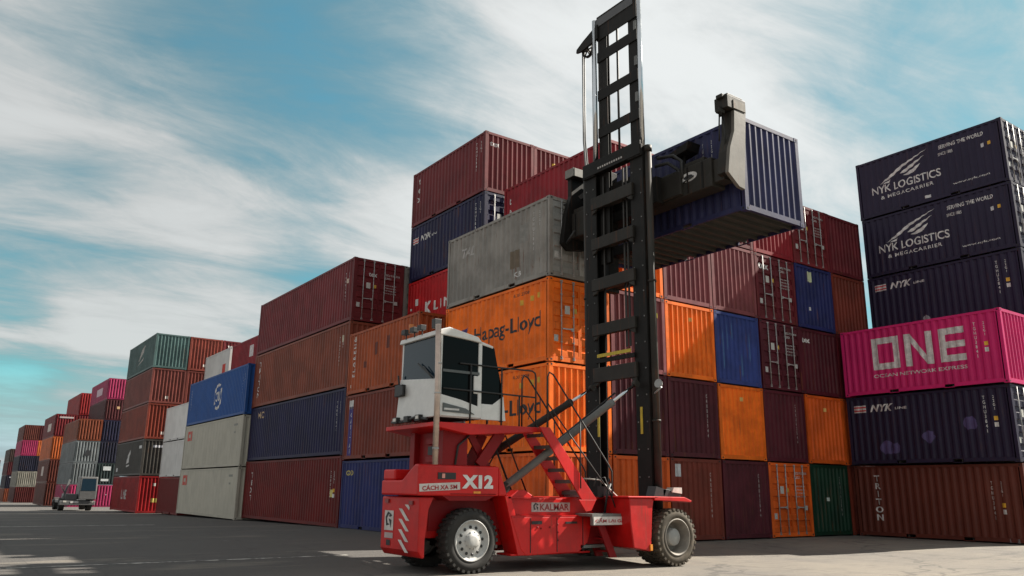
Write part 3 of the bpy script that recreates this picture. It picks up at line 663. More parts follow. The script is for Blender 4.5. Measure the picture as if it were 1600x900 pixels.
for k in ((0, 3), (0, 4), (1, 5)): sticker(A[k], 'end', 1.1, .35, .22, .2, (.62, .55, .5))
# --- distant blocks: single bodies, too small to show parts
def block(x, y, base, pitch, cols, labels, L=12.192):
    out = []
    def mute(c_): c_ = C[c_] if isinstance(c_, str) else c_; g_ = sum(c_)/3; return tuple((v*.9+g_*.1)*.58 for v in c_)  # darkens and greys far boxes: their weak sunlight is put into the colour
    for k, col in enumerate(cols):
        for r_, (cc_, lab) in enumerate(zip(col, labels[k])):
            out.append(container(x+k*2.49, y, base+r_*pitch, L, pitch-.03, mute(cc_), lab, detail=0, rust=.3))
    return out
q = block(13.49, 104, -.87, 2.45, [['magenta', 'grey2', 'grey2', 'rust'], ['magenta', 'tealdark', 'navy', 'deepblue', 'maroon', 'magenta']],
   [['magenta container on the ground behind the parked truck', 'grey container directly above the parked truck', 'grey container with a dark mark, two rows above the truck', 'rust brown container on top of the grey ones'],
    ['magenta container on the ground between the truck and the red one', 'dark teal container with white marks, second row right of the truck', 'dark navy container on the third row right of the grey one', 'dark blue container on the fourth row right of the rust brown one', 'maroon container just under the far magenta one', 'magenta container on top of the far stack left of the green one']])
decal(q[2], poly2d([[(0, 0), (.7, .1), (.6, .6), (.3, .8)]]), 'end', .9, .7, plain('black_lettering', (.018, .018, .022), .6), 'logo'); sticker(q[5], 'end', .6, 1.6, .8, .45, (.6, .62, .62)); sticker(q[5], 'end', .5, .4, .8, .25, (.6, .62, .62))
sticker(q[9], 'side', 7.5, .7, 4.0, .9, (.62, .45, .52)); sticker(q[4], 'end', 1.2, 1.3, .1, .1, (.5, .5, .5)); sticker(q[8], 'end', 1.2, 1.3, .3, .3, (.65, .4, .2))
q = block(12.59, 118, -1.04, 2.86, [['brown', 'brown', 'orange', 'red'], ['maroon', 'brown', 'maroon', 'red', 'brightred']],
   [['brown container on the ground under the far orange one', 'brown container with a white mark under the far orange one', 'far orange container with its long side in view', 'red container with a pale mark above the far orange one'],
    ['maroon container buried at the bottom behind the grey ones', 'brown container buried on the second row behind the grey ones', 'maroon container buried on the third row behind the grey ones', 'red container just under the far bright red one', 'bright red container on top between the far magenta and the brown stacks']])
sticker(q[1], 'side', 7, .8, 2.2, 1.2, (.6, .5, .45)); sticker(q[3], 'side', 7, .8, 3.5, 1.0, (.65, .55, .5)); sticker(q[3], 'end', .4, 2.3, 1.6, .2, (.6, .5, .5))
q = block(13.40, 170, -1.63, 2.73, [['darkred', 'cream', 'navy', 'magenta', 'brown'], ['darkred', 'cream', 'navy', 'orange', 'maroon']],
   [['dark red container on the ground under the left far cream one', 'far cream container on the left', 'far navy container on the left above the cream ones', 'small magenta container left of the far small orange one', 'brown container at the top above the small magenta one'],
    ['dark red container on the ground under the right far cream one', 'far cream container on the right', 'far navy container on the right above the cream ones', 'small orange container above the far navy ones', 'maroon container at the top above the small orange one']])
q = block(13.17, 190, -1.86, 2.57, [['rust', 'navy', 'maroon', (.10, .06, .05)]], [['small rust orange container on the ground at the far left', 'small navy container with a pale bar above the rust orange one', 'small maroon container above the far small navy one', 'small grey brown container topping the second last stack']])
sticker(q[1], 'end', .5, 2.05, 1.5, .2, (.5, .5, .55)); sticker(q[3], 'end', .8, 1.9, .6, .25, (.6, .5, .5))
block(10.9, 215, -2.1, 2.95, [['rust', 'rust', 'maroon']], [['last rust orange container on the ground at the left edge', 'last rust orange container on the second row at the left edge', 'last maroon container topping the stack at the left edge']])

# ---------------------------------------------------------------- raised container
CX, CYN, CZ = 15.86, 12.12, 8.46
rc_ = container(CX, CYN, CZ, 6.03, H0, (.032, .034, .098), 'blue container held high in the air by the lift truck', rust=.25, group='containers being handled', streak=.3)
code_marks(rc_, u=1.35, z=1.0, yellow=False); sticker(rc_, 'side', 5.3, .35, .16, .12, (.5, .5, .4))

# ---------------------------------------------------------------- the lift truck
S = 1.1; OX, OY = 10.5, 13.8
def U(x, y, z): return ((x-OX)*S, (y-OY)*S, z*S)
def Wd(x, y, z): return (x-OX*S, y-OY*S, z+.1493)
T = thing('container_handler', (OX*S, OY*S, -.1493), 'red container handling lift truck with a white cab and tall black mast', 'lift truck')
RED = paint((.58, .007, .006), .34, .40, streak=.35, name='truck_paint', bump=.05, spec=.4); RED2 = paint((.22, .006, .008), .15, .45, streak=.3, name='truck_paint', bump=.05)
MBK = paint((.014, .013, .012), .25, .55, streak=.2, name='mast_paint', spec=.15); TCY = paint((.15, .15, .145), .3, .42, streak=.3, name='cylinder_paint', spec=.35); MGR = paint((.032, .029, .025), .3, .55, streak=.3, name='mast_paint', spec=.18)
CHR = plain('chrome_rod', (.62, .64, .66), .12, 1.0, var=.1); TIRE = plain('tyre_rubber', (.035, .032, .029), .85, var=.4)
TIREF = plain('dusty_tyre_rubber', (.125, .10, .072), .9, var=.5); RIM = plain('rim_paint', (.50, .49, .47), .5, var=.25); RIMF = plain('dusty_rim_paint', (.25, .22, .185), .6, var=.3)
WCAB = plain('white_cab_paint', (.66, .65, .63), .4, var=.12); DARK = plain('dark_plastic', (.02, .02, .021), .5); HOSE = plain('hose_rubber', (.02, .02, .02), .6)
GLB = plain('blue_glass', (.012, .026, .040), .08, 0, spec=.32, var=0); GLD = plain('dark_glass', (.006, .006, .006), .06, 0, spec=.10, var=0)
YEL = plain('yellow_tape', (.55, .42, .03), .6); ORL = plain('orange_reflector', (.85, .30, .03), .4)
# counterweight and engine hood
cwt = MB(U); cwt.prism([(7.38, .30), (7.30, .42), (7.30, 1.36), (7.60, 1.36), (7.50, 1.15), (7.44, .62), (7.44, .30)], 'y', 13.03, 14.52)
cwt.box(7.42, 9.1, 13.42, 14.15, .62, 1.38)
cwo = cwt.build('counterweight', RED, T, .05)
h = MB(U); h.prism([(12.97, 1.385), (12.97, 1.93), (13.12, 1.95), (13.60, 1.66), (14.42, 1.66), (14.42, 1.385)], 'x', 7.22, 8.98)
h.prism([(8.98, 1.95), (9.2, 1.385), (8.98, 1.385)], 'y', 12.972, 13.35)
h.box(7.25, 7.85, 13.95, 14.42, 1.66, 1.86); hood = h.build('engine_hood', RED, T, .035)
h = MB(U); h.prism([(7.75, 1.385), (8.9, 1.385), (8.7, 1.30), (7.9, 1.30)], 'y', 13.0, 14.4); h.box(7.7, 9.3, 13.40, 14.3, .75, 1.3); h.build('wheel_housing', RED2, T)
h = MB(U); h.prism([(9.12, 1.39), (9.26, 1.39), (9.62, .29), (9.44, .29)], 'y', 12.96, 13.42); h.build('arch_flange', RED, T, .01)
h = MB(U); h.prism([(9.20, 1.345), (9.42, 1.345), (9.9, 1.36), (9.62, 1.51), (9.45, 1.50)], 'y', 13.0, 13.7); h.build('pump_cover', RED, T, .02)
# chassis and side tanks
h = MB(U); h.prism([(9.26, 1.00), (11.35, 1.00), (11.20, .50), (10.95, .30), (9.62, .28), (9.50, .40)], 'y', 12.95, 13.55)
h.box(9.3, 11.3, 13.0, 13.5, .28, .32); tank = h.build('side_tank', RED, T, .02)
h = MB(U); h.prism([(9.30, 1.02), (9.25, 1.35), (11.1, 1.35), (11.5, 1.02)], 'y', 13.05, 13.6); h.box(9.0, 12.6, 13.5, 14.2, .45, 1.36); h.box(9.2, 12.5, 13.12, 14.5, 1.335, 1.375); h.build('chassis', RED, T, .015)
h = MB(U); h.bar((9.27, 12.975, 1.012), (11.35, 12.975, 1.012), .05, .03); h.bar((9.2, 12.99, 1.36), (10.9, 12.99, 1.36), .06, .03); h.build('trim_rail', RED, T)
h = MB(U)
for x, z in [(10.4, .85), (10.4, .7), (10.41, .55), (9.9, .8), (9.98, .78), (10.2, .8)]: h.lathe([(0, -.008), (.018, -.008), (.018, .006)], (x, 12.945, z), 10)
h.build('bolts', RED2, T)
# deck and front frame
h = MB(U); h.box(10.95, 11.95, 12.53, 13.3, 1.01, 1.06); h.box(10.96, 11.9, 12.53, 12.6, .84, 1.01); h.box(11.0, 12.3, 12.95, 13.6, .38, .44); h.build('step_plate', plain('tread_plate', (.20, .20, .19), .5, .3), T)
h = MB(U); h.box(11.2, 12.2, 13.0, 13.5, .45, .98); h.box(11.4, 12.9, 13.2, 14.4, .45, 1.375); h.build('front_frame', RED2, T)
h = MB(U); h.prism([(11.72, 1.375), (12.42, 1.375), (12.36, 1.10), (12.30, .32), (11.82, .40), (11.74, .9)], 'y', 12.26, 13.02)
h.build('front_fender', RED, T, .02)
h = MB(U); h.box(11.65, 12.5, 12.22, 13.05, 1.376, 1.41); h.prism([(12.40, 1.41), (13.30, 1.40), (13.52, 1.33), (13.50, 1.29), (13.25, 1.31), (12.40, 1.33)], 'y', 12.22, 12.98); h.build('fender_top', RED, T, .012)
h = MB(U); h.box(12.26, 12.32, 12.235, 12.262, .34, .46); h.build('reflector', ORL, T)
# far side frame (seen under the machine)
h = MB(U); h.box(9.6, 11.3, 14.1, 14.7, .3, 1.0); h.box(11.72, 12.36, 14.6, 15.3, .38, 1.375); h.prism([(12.40, 1.41), (13.30, 1.40), (13.52, 1.33), (13.50, 1.29), (12.40, 1.33)], 'y', 14.6, 15.36); h.build('far_side_frame', RED2, T, .02)
# wheels
def wheel(cx, y0, y1, cz, r, front, dual, sgn=1):
    wname = thing_part('wheel')
    wd = abs(y1-y0); n = 44; b = MB(U)
    def tyre(ya, yb):
        ww = yb-ya; prof = [(r*.62, ya+.03), (r*.66, ya+.005), (r*.80, ya-.006), (r*.93, ya+.02), (r*.965, ya+.06), (r*.965, yb-.06), (r*.93, yb-.02), (r*.80, yb+.006), (r*.66, yb-.005), (r*.62, yb-.03)]
        b.lathe([(p, q-0) for p, q in prof], (cx, 0, cz), n)
        for k in range(30):
            a = 2*math.pi*k/30; 
            for side_ in (0, 1):
                aa = a+(math.pi/30 if side_ else 0)
                ys0, ys1 = (ya+.004, ya+ww*.46) if not side_ else (ya+ww*.54, yb-.004)
                P4 = []
                for rr in (r*.90, r*1.0):
                    for da, yy in ((-.052, ys0), (.052, ys0), (.052+.03, ys1), (-.052+.03, ys1)):
                        rr2 = rr*(.985 if ((yy == ys0 and not side_) or (yy == ys1 and side_)) and rr > r*.95 else 1)
                        P4.append((cx+rr2*math.cos(aa+da), yy, cz+rr2*math.sin(aa+da)))
                b.hexa(P4[:4], P4[4:])
    if dual: tyre(y0, y0+wd*.46); tyre(y1-wd*.46, y1)
    else: tyre(y0, y1)
    b.build('tyre', TIREF if front else TIRE, wname)
    rm = MB(U)
    if not front:
        yo = y0 if sgn > 0 else y1; s = sgn
        prof = [(r*.63, .05), (r*.64, .0), (r*.61, -.008), (r*.58, .03), (r*.50, .05), (r*.44, .045), (r*.30, .012), (r*.24, .005), (r*.22, -.03), (r*.12, -.045), (.0, -.045)]
        rm.lathe([(p, yo+q*s) for p, q in prof], (cx, 0, cz), 40)
    else:
        yo = y0 if sgn > 0 else y1; s = sgn
        prof = [(r*.63, .04), (r*.645, .0), (r*.61, -.01), (r*.585, .03), (r*.52, .09), (r*.50, .24), (r*.44, .27), (r*.30, .27)]
        rm.lathe([(p, yo+q*s) for p, q in prof], (cx, 0, cz), 40)
        rm.lathe([(r*.46, yo+.275*s), (0, yo+.275*s)], (cx, 0, cz), 30)
    rm.build('rim', RIMF if front else RIM, wname)
    hb = MB(U)
    if front:
        hb.lathe([(r*.32, yo+.27*s), (r*.30, yo+.10*s), (r*.26, yo+.075*s), (0, yo+.07*s)], (cx, 0, cz), 28); hb.build('hub', plain('hub_paint', (.40, .39, .37), .5), wname)
    else:
        for k in range(12):
            a = 2*math.pi*k/12+.1; hb.lathe([(.030, yo+(-.002)*s+.035), (.030, yo-.0*s+.028), (0, yo+.028)], (cx+r*.415*math.cos(a), 0, cz+r*.415*math.sin(a)), 10)
        hb.build('hand_holes', DARK, wname)
        hb = MB(U)
        for k in range(10):
            a = 2*math.pi*k/10; hb.lathe([(.014, yo-.012*s), (.014, yo+.02*s)], (cx+r*.255*math.cos(a), 0, cz+r*.255*math.sin(a)), 8); hb.lathe([(.014, yo-.012*s), (0, yo-.012*s)], (cx+r*.255*math.cos(a), 0, cz+r*.255*math.sin(a)), 8)
        hb.build('wheel_nuts', steel(), wname)
    return wname
def thing_part(nm):
    o = bpy.data.objects.new(nm, None); COL.objects.link(o); o.parent = T; o.empty_display_size = .2; return o
wheel(8.40, 12.97, 13.34, .585, .585, False, False)
wheel(8.25, 14.26, 14.62, .585, .585, False, False, -1)
wheel(13.04, 12.22, 12.96, .585, .585, True, True)
wheel(13.04, 14.62, 15.34, .585, .585, True, True, -1)
h = MB(U); h.tube([(8.4, 13.3, .6), (8.25, 14.3, .6)], .09, 10); h.box(8.15, 8.65, 13.45, 14.1, .45, .8); h.tube([(12.95, 12.9, .585), (12.95, 14.7, .585)], .16, 12); h.build('axle', DARK, T)
# pedestal, platform, cab
h = MB(U); h.box(7.74, 8.28, 13.02, 13.2, 1.66, 2.66); h.box(7.74, 8.28, 14.12, 14.30, 1.66, 2.66); h.box(7.80, 8.24, 13.2, 14.12, 1.66, 1.95); h.box(7.86, 8.24, 13.2, 14.12, 1.66, 2.66)
h.box(7.72, 7.86, 13.2, 13.62, 1.98, 2.10); h.box(7.72, 7.86, 13.2, 13.62, 2.32, 2.45); h.build('pedestal', RED2, T, .012)
h = MB(U); h.box(7.75, 7.865, 13.24, 13.6, 2.13, 2.29); h.build('vent_slot', DARK, T)
h = MB(U); h.prism([(7.42, 2.70), (9.93, 2.72), (9.93, 2.64), (8.2, 2.50), (7.42, 2.62)], 'y', 12.80, 14.75); plat = h.build('platform', RED, T, .01)
h = MB(U); h.bar((8.6, 13.1, 1.95), (9.1, 13.1, 2.6), .06, .22); h.bar((8.55, 13.9, 1.4), (9.2, 13.9, 2.6), .06, .2); h.bar((9.2, 13.2, 1.4), (8.4, 13.2, 2.6), .05, .14); h.build('platform_brace', RED2, T)
cabE = thing_part('cab')
X_, Xf_, Yn_, Yf_ = 7.50, 9.02, 12.86, 14.34
def zroof(x): return 4.45-(x-7.5)*.17
b = MB(U)                                                   # shell: lower walls, posts, roof
b.hexa([(7.44, Yn_-.02, 2.80), (7.44, Yf_+.04, 2.80), (7.54, Yf_+.04, 2.80), (7.54, Yn_-.02, 2.80)], [(7.48, Yn_, 3.50), (7.48, Yf_, 3.62), (7.56, Yf_, 3.62), (7.56, Yn_, 3.50)])   # rear lower wall
b.box(7.54, 9.0, Yn_+.02, Yn_+.06, 2.80, 2.98); b.box(7.54, 9.0, Yf_-.02, Yf_+.02, 2.80, 3.3)
b.prism([(8.46, 2.80), (9.04, 2.80), (8.98, 3.28), (8.72, 3.10), (8.46, 3.10)], 'y', Yn_+.0, Yn_+.05)   # side front lower panel
b.prism([(7.54, 2.82), (8.46, 2.82), (8.46, 3.02), (8.0, 3.14), (7.54, 3.22)], 'y', Yn_-.012, Yn_+.02)     # door lower part
b.box(8.38, 8.46, Yn_-.008, Yn_+.04, 2.82, 4.27)            # door post
b.box(8.28, 8.40, Yn_-.010, Yn_+.03, 3.28, 3.62)            # handle panel
b.box(7.50, 7.57, Yn_-.004, Yn_+.06, 2.8, 4.38); b.box(7.50, 7.56, Yf_-.06, Yf_, 2.8, 4.35)
b.box(8.97, 9.02, Yf_-.05, Yf_, 2.8, 3.2)
b.build('cab_shell', WCAB, cabE, .012)
b = MB(U); b.prism([(7.44, 4.33), (7.46, 4.42), (7.7, 4.50), (8.35, 4.38), (8.46, 4.27), (8.0, 4.31), (7.6, 4.33)], 'y', Yn_-.03, Yf_+.03); b.prism([(8.46, 4.30), (8.72, 4.24), (8.72, 4.19), (8.40, 4.25)], 'y', Yn_-.01, Yf_+.01); b.build('roof', WCAB, cabE, .02)
b = MB(U); b.hexa([(7.50, Yn_+.05, 3.46), (7.50, Yf_-.04, 3.56), (7.52, Yf_-.04, 3.56), (7.52, Yn_+.05, 3.46)], [(7.51, Yn_+.05, 4.35), (7.51, Yf_-.04, 4.35), (7.53, Yf_-.04, 4.35), (7.53, Yn_+.05, 4.35)]); b.build('rear_window', GLB, cabE)
b = MB(U); b.prism([(7.57, 3.10), (8.38, 3.0), (8.38, 4.26), (7.57, 4.36)], 'y', Yn_+.015, Yn_+.03); b.build('door_window', GLD, cabE)
b = MB(U); b.prism([(8.46, 3.12), (8.74, 3.10), (8.98, 3.28), (8.74, 4.22), (8.46, 4.24)], 'y', Yn_+.008, Yn_+.03)
b.prism([(8.98, 3.20), (9.03, 2.9), (9.0, 2.9), (8.74, 4.2), (8.77, 4.2)], 'y', Yn_+.03, Yf_-.05); b.prism([(8.46, 3.3), (8.98, 3.3), (8.74, 4.22), (8.46, 4.24)], 'y', Yf_-.02, Yf_-.005); b.build('side_window', GLD, cabE)
b = MB(U); b.box(7.6, 8.4, 13.1, 14.1, 2.8, 2.85); b.prism([(7.9, 2.85), (8.3, 2.85), (8.3, 3.15), (8.05, 3.2), (7.95, 3.75), (7.8, 3.75)], 'y', 13.35, 13.85); b.box(8.55, 8.8, 13.3, 13.9, 2.85, 3.3); b.build('seat', DARK, cabE)
b = MB(U); b.prism([(7.6, 2.90), (8.30, 2.88), (8.1, 2.98), (7.6, 3.06)], 'y', Yn_-.028, Yn_-.012); b.build('door_trim', plain('grey_trim', (.10, .11, .11), .5), cabE); b = MB(U); b.box(7.58, 8.40, Yn_-.016, Yn_-.004, 3.64, 3.69); b.build('window_bar', plain('grey_trim', (.10, .11, .11), .5), cabE)
b = MB(U); b.box(7.62, 7.95, Yn_-.034, Yn_-.028, 2.93, 2.965); b.build('door_badge', WHITE(), cabE)
b = MB(U); b.tube([(7.45, 13.0, 3.52), (7.45, 13.35, 3.78)], .012, 6); b.bar((7.46, 13.0, 3.52), (7.46, 13.6, 3.86), .012, .03); b.build('wiper', DARK, cabE)
b = MB(U); b.box(7.38, 7.47, 14.08, 14.38, 3.27, 3.50); b.tube([(7.44, 14.3, 3.5), (7.42, 14.32, 3.7)], .02, 6); b.box(7.36, 7.40, 14.0, 14.12, 3.28, 3.45); b.build('mirror', DARK, cabE, .01)
b = MB(U)
for yy in (13.4, 13.7, 14.05):
    b = MB(U); b.box(7.38, 7.5, yy, yy+.16, 4.50, 4.60); b.tube([(7.46, yy+.08, 4.4), (7.46, yy+.08, 4.52)], .015, 6); b.build('work_light', DARK, cabE, .01)
b = MB(U); b.box(7.4, 7.55, 12.9, 13.02, 4.46, 4.64); b.build('work_light', DARK, cabE, .01)
b = MB(U); b.tube([(7.44, 13.9, 4.5), (7.44, 13.9, 4.68)], [.05, .05], 10); b.build('beacon', plain('beacon_amber', (.55, .16, .03), .4), cabE)
b = MB(U)
for yy in (13.3, 13.75, 14.2): b.box(7.36, 7.46, yy, yy+.17, 2.74, 2.86)
b.tube([(7.42, 13.1, 2.76), (7.40, 13.5, 2.82), (7.42, 14.1, 2.76), (7.42, 14.5, 2.78)], .03, 6); b.build('tail_lights', DARK, T, .01)
b = MB(U); b.box(7.35, 7.36, 14.22, 14.34, 2.78, 2.84); b.box(7.35, 7.36, 13.32, 13.42, 2.78, 2.84); b.build('tail_light_lens', plain('lens', (.7, .66, .6), .2), T)
b = MB(U); b.tube([(7.43, 12.76, 1.93), (7.43, 12.76, 3.3), (7.40, 12.76, 4.50)], [.055, .055, .055], 14); b.build('exhaust_pipe', plain('exhaust_steel', (.60, .47, .40), .38, .55), T)
b = MB(U)
for z in (2.2, 3.2, 3.75): b.tube([(7.43, 12.76, z), (7.43, 12.76, z+.03)], .062, 14)
b.build('exhaust_clamp', steel(), T)
# railings
b = MB(U); r0 = .017
ry = 12.84
for seg in ([(7.95, ry, 3.83), (8.9, ry, 3.83), (9.66, ry, 3.84), (9.74, ry, 3.80), (9.76, ry, 3.70), (9.76, ry, 2.7)], [(7.6, ry, 3.33), (9.76, ry, 3.31)], [(8.20, ry, 3.83), (8.20, ry, 2.7)], [(8.92, ry, 3.83), (8.92, ry, 2.7)], [(9.35, ry, 3.33), (9.35, ry, 2.7)]): b.tube(seg, r0, 6)
b.build('platform_rail', HOSE, T); b = MB(U)
ry = 14.6
for seg in ([(9.0, ry, 3.83), (9.66, ry, 3.84), (9.76, ry, 3.70), (9.76, ry, 2.7)], [(9.0, ry, 3.31), (9.76, ry, 3.31)], [(9.0, ry, 3.83), (9.0, ry, 2.7)]): b.tube(seg, r0, 6)
b.build('platform_rail', HOSE, T)
# stairs
b = MB(U)
for yy in (12.66, 13.30):
    b.hexa([(9.72, yy, 2.72), (9.98, yy, 2.72), (9.98, yy+.035, 2.72), (9.72, yy+.035, 2.72)], [(10.80, yy, 1.33), (11.20, yy, 1.33), (11.20, yy+.035, 1.33), (10.80, yy+.035, 1.33)])
    b.prism([(10.72, 1.33), (11.18, 1.33), (11.05, 1.12), (10.9, 1.10)], 'y', yy, yy+.035)
b.build('stair_stringer', RED, T, .006)
b = MB(U)
for k in range(6):
    t_ = (k+.6)/6.3; x = 9.80+t_*1.15; z = 2.72-t_*1.40
    b.box(x-.02, x+.20, 12.70, 13.30, z-.02, z+.02); b.prism([(x-.02, z-.02), (x+.18, z-.02), (x+.08, z-.13)], 'y', 12.70, 12.72); b.box(x-.03, x-.01, 12.70, 13.30, z-.05, z+.02)
b.build('stair_tread', plain('tread_steel', (.12, .10, .09), .55, .2), T)
b = MB(U); b.hexa([(11.15, 12.68, 1.02), (11.32, 12.68, 1.02), (11.32, 12.72, 1.02), (11.15, 12.72, 1.02)], [(11.55, 12.68, .20), (11.74, 12.68, .20), (11.74, 12.72, .20), (11.55, 12.72, .20)])
b.hexa([(11.15, 13.1, 1.02), (11.32, 13.1, 1.02), (11.32, 13.14, 1.02), (11.15, 13.14, 1.02)], [(11.55, 13.1, .20), (11.74, 13.1, .20), (11.74, 13.14, .20), (11.55, 13.14, .20)])
for k in range(3): b.box(11.25+k*.13, 11.45+k*.13, 12.72, 13.1, .80-k*.25, .83-k*.25)
b.build('ladder', RED2, T)
b = MB(U)
for yy, dx in ((12.64, 0), (13.34, -.12)):
    b.tube([(9.90+dx, yy, 2.72), (9.90+dx, yy, 3.72), (9.95+dx, yy, 3.82), (10.05+dx, yy, 3.78), (11.52+dx, yy, 2.02), (11.60+dx, yy, 1.90), (11.60+dx, yy, 1.40)], .017, 6)
    b.tube([(9.90+dx, yy, 3.20), (11.60+dx, yy, 1.42)], .014, 6); b.tube([(10.75+dx, yy, 2.95), (10.75+dx, yy, 1.55)], .014, 6)
b.tube([(11.15, 12.70, 1.6), (11.22, 12.70, 1.75), (11.45, 12.7, 1.78), (11.75, 12.7, 1.15)], .014, 6)
b.build('stair_handrail', HOSE, T)
b = MB(U); b.tube([(11.05, 12.9, 1.75), (11.5, 12.9, 1.73), (12.05, 12.6, 1.15)], .017, 6); b.build('grab_rail', plain('pale_rail', (.42, .38, .34), .5), T)
# signs on the truck
RW = plain('sign_white', (.68, .62, .58), .5); RL = plain('sign_red', (.42, .012, .02), .5)
def machine_mark(nm, bm, plane, p0, mat, parent, tilt_=0):
    for v in bm.verts:
        a, b_ = v.co.x, v.co.y
        if tilt_: a, b_ = a*math.cos(tilt_)-b_*math.sin(tilt_), a*math.sin(tilt_)+b_*math.cos(tilt_)
        q_ = (p0[0]+a, p0[1], p0[2]+b_) if plane == 'y' else (p0[0], p0[1]-a, p0[2]+b_)
        v.co = Vector(U(*q_))
    me = bpy.data.meshes.new(nm); bm.to_mesh(me); bm.free(); return link(nm, me, mat, parent)
yS = 12.962
b = MB(U); tl = .05
sg = machine_mark('warning_sign', rect2d(.86, .135), 'y', (7.245, yS, 1.455), RW, T, tl); machine_mark('lettering', text2d('CÁCH XA 5M', .10, .74, .030), 'y', (7.30, yS-.004, 1.472), RL, sg, tl)
machine_mark('lettering', text2d('X12', .25, .70, .055), 'y', (8.14, yS, 1.52), plain('white_lettering', (.78, .76, .74), .5), hood)
machine_mark('reflector', rect2d(.16, .04), 'y', (8.40, yS, 1.43), ORL, hood)
b = MB(U); b.box(7.62, 8.0, 12.955, 12.975, 1.68, 1.80); lv = b.build('intake_louvre', DARK, hood); b = MB(U); b.box(7.70, 7.76, 12.945, 12.96, 1.70, 1.78); b.build('switch', plain('sticker', (.7, .3, .25), .5), lv)
sg = machine_mark('warning_sign', rect2d(.98, .16), 'y', (10.98, 12.52, .845), RW, T); machine_mark('lettering', text2d('CẤM LẠI GẦN', .11, .90, .02), 'y', (11.02, 12.515, .875), RL, sg)
sg = machine_mark('maker_plate', rect2d(.98, .18), 'y', (9.82, 13.044, 1.09), plain('sign_pink', (.55, .42, .40), .5), T); machine_mark('lettering', text2d('KALMAR', .13, .74, .02), 'y', (10.03, 13.04, 1.115), plain('sign_red2', (.32, .03, .03), .5), sg)
def swirl(sc): return poly2d([[(a*sc, b_*sc) for a, b_ in p] for p in [[(.1, .55), (.35, .8), (.62, .72), (.4, .66), (.26, .5)], [(.1, .55), (.26, .5), (.32, .28), (.55, .22), (.2, .15)], [(.42, .5), (.72, .42), (.68, .05), (.55, .30)], [(.62, .72), (.78, .62), (.55, .55), (.45, .6)]]])
machine_mark('logo', swirl(.2), 'y', (9.84, 13.038, 1.10), DARK, sg)
xs_ = 7.292
sg = machine_mark('maker_plate', rect2d(.36, .36), 'x', (xs_, 14.36, .74), RW, cwo); machine_mark('logo', swirl(.40), 'x', (xs_-.004, 14.36, .76), DARK, sg); machine_mark('logo', rect2d(.34, .10), 'x', (xs_, 14.34, .60), plain('sign_pink', (.55, .42, .40), .5), cwo)
for k in range(5):
    z = .38+k*.185; x0_ = 13.80
    machine_mark('hazard_stripe', poly2d([[(0, .21), (.13, .21), (.42, .0), (.29, .0)]] if k < 4 else [[(.22, .10), (.36, .10), (.42, .05), (.40, .0)]]), 'x', (xs_, x0_, z), RW, cwo)
machine_mark('tow_hole', rect2d(.16, .10), 'x', (xs_, 14.26, .47), DARK, cwo)
b = MB(U)
for x in (9.72, 10.38, 11.05): b.box(x, x+.012, 12.938, 12.952, .33, .98)
b.build('panel_seam', DARK, tank)
b = MB(U); b.box(9.75, 10.0, 12.935, 12.952, .86, .92); b.build('grip_slot', DARK, tank); b = MB(U); b.box(10.6, 10.9, 12.935, 12.952, .86, .90); b.build('grip_slot', DARK, tank)
for x, y, z in ((7.27, 13.25, 1.22), (7.27, 14.2, 1.24)):
    b = MB(U); b.box(x, x+.04, y, y+.14, z, z+.07); b.build('rear_lamp', plain('lamp_red', (.25, .02, .02), .3), cwo)
b = MB(U)
for k in range(7): b.box(8.30, 8.32, 13.3+k*.12, 13.36+k*.12, 1.98, 2.45)
b.build('grille', DARK, T)
b = MB(U); b.tube([(8.0, 13.0, 1.95), (8.05, 12.99, 2.3), (8.3, 13.0, 2.5)], .02, 6); b.build('hydraulic_hose', HOSE, T)
b = MB(U); b.tube([(7.9, 12.965, 1.42), (8.9, 12.965, 1.42)], .008, 6); b.build('trim_rail', RED2, T)
# ---- mast (u-frame)
mast = thing_part('mast')
YN0, YN1, YF0, YF1 = 12.74, 13.17, 14.42, 14.84
b = MB(U)
for ya, yb in ((YN0, YN1), (YF0, YF1)):
    inn = yb if ya == YN0 else ya; out = ya if ya == YN0 else yb
    b.box(12.86, 12.90, ya, yb, .55, 9.62); b.box(13.10, 13.14, ya, yb, .55, 9.62)            # flanges
    lo, hi = (ya, ya+.07) if ya == YN0 else (yb-.07, yb)
    b.box(12.90, 13.10, lo, hi, .55, 9.62)                                    # web
    b.box(12.80, 12.86, ya-.02, yb+.02, 9.35, 9.64)
b.build('outer_mast', MBK, mast, .012)
BE = [(9.38, 9.74, 1), (8.43, 8.75, 0), (7.36, 7.66, 0), (6.30, 6.60, 0), (5.17, 5.45, 0), (4.03, 4.38, 0)]
for z0, z1, big in BE:
    b = MB(U); b.box(12.78, 12.86, YN0 if big else YN1-.12, YF1 if big else YF0+.12, z0, z1)
    if not big:
        for s_, yy in ((1, YN1), (-1, YF0)): b.hexa([(12.80, yy-s_*.1, z0-.12), (12.80, yy-s_*.1, z0), (12.80, yy+s_*.10, z0), (12.80, yy+s_*.01, z0-.08)], [(12.85, yy-s_*.1, z0-.12), (12.85, yy-s_*.1, z0), (12.85, yy+s_*.10, z0), (12.85, yy+s_*.01, z0-.08)])
    b.box(12.86, 13.05, YN1-.1, YF0+.1, z0+.04, z1-.06); b.build('mast_crossbeam', MGR if not big else MBK, mast, .012)
b = MB(U); b.box(12.765, 12.779, 13.20, 14.36, 4.62, 4.70); b.build('warning_tape', YEL, mast)
b = MB(U); b.box(12.8, 12.86, YN1-.05, YF0+.05, 4.50, 4.60); b.build('mast_crossbeam', MBK, mast)
b = MB(U); b.box(12.848, 12.858, 12.96, 13.03, 2.75, 3.35); b.build('warning_tape', YEL, mast); b = MB(U); b.box(12.848, 12.858, 14.40, 14.47, 2.75, 3.35); b.build('warning_tape', YEL, mast)
b = MB(U)
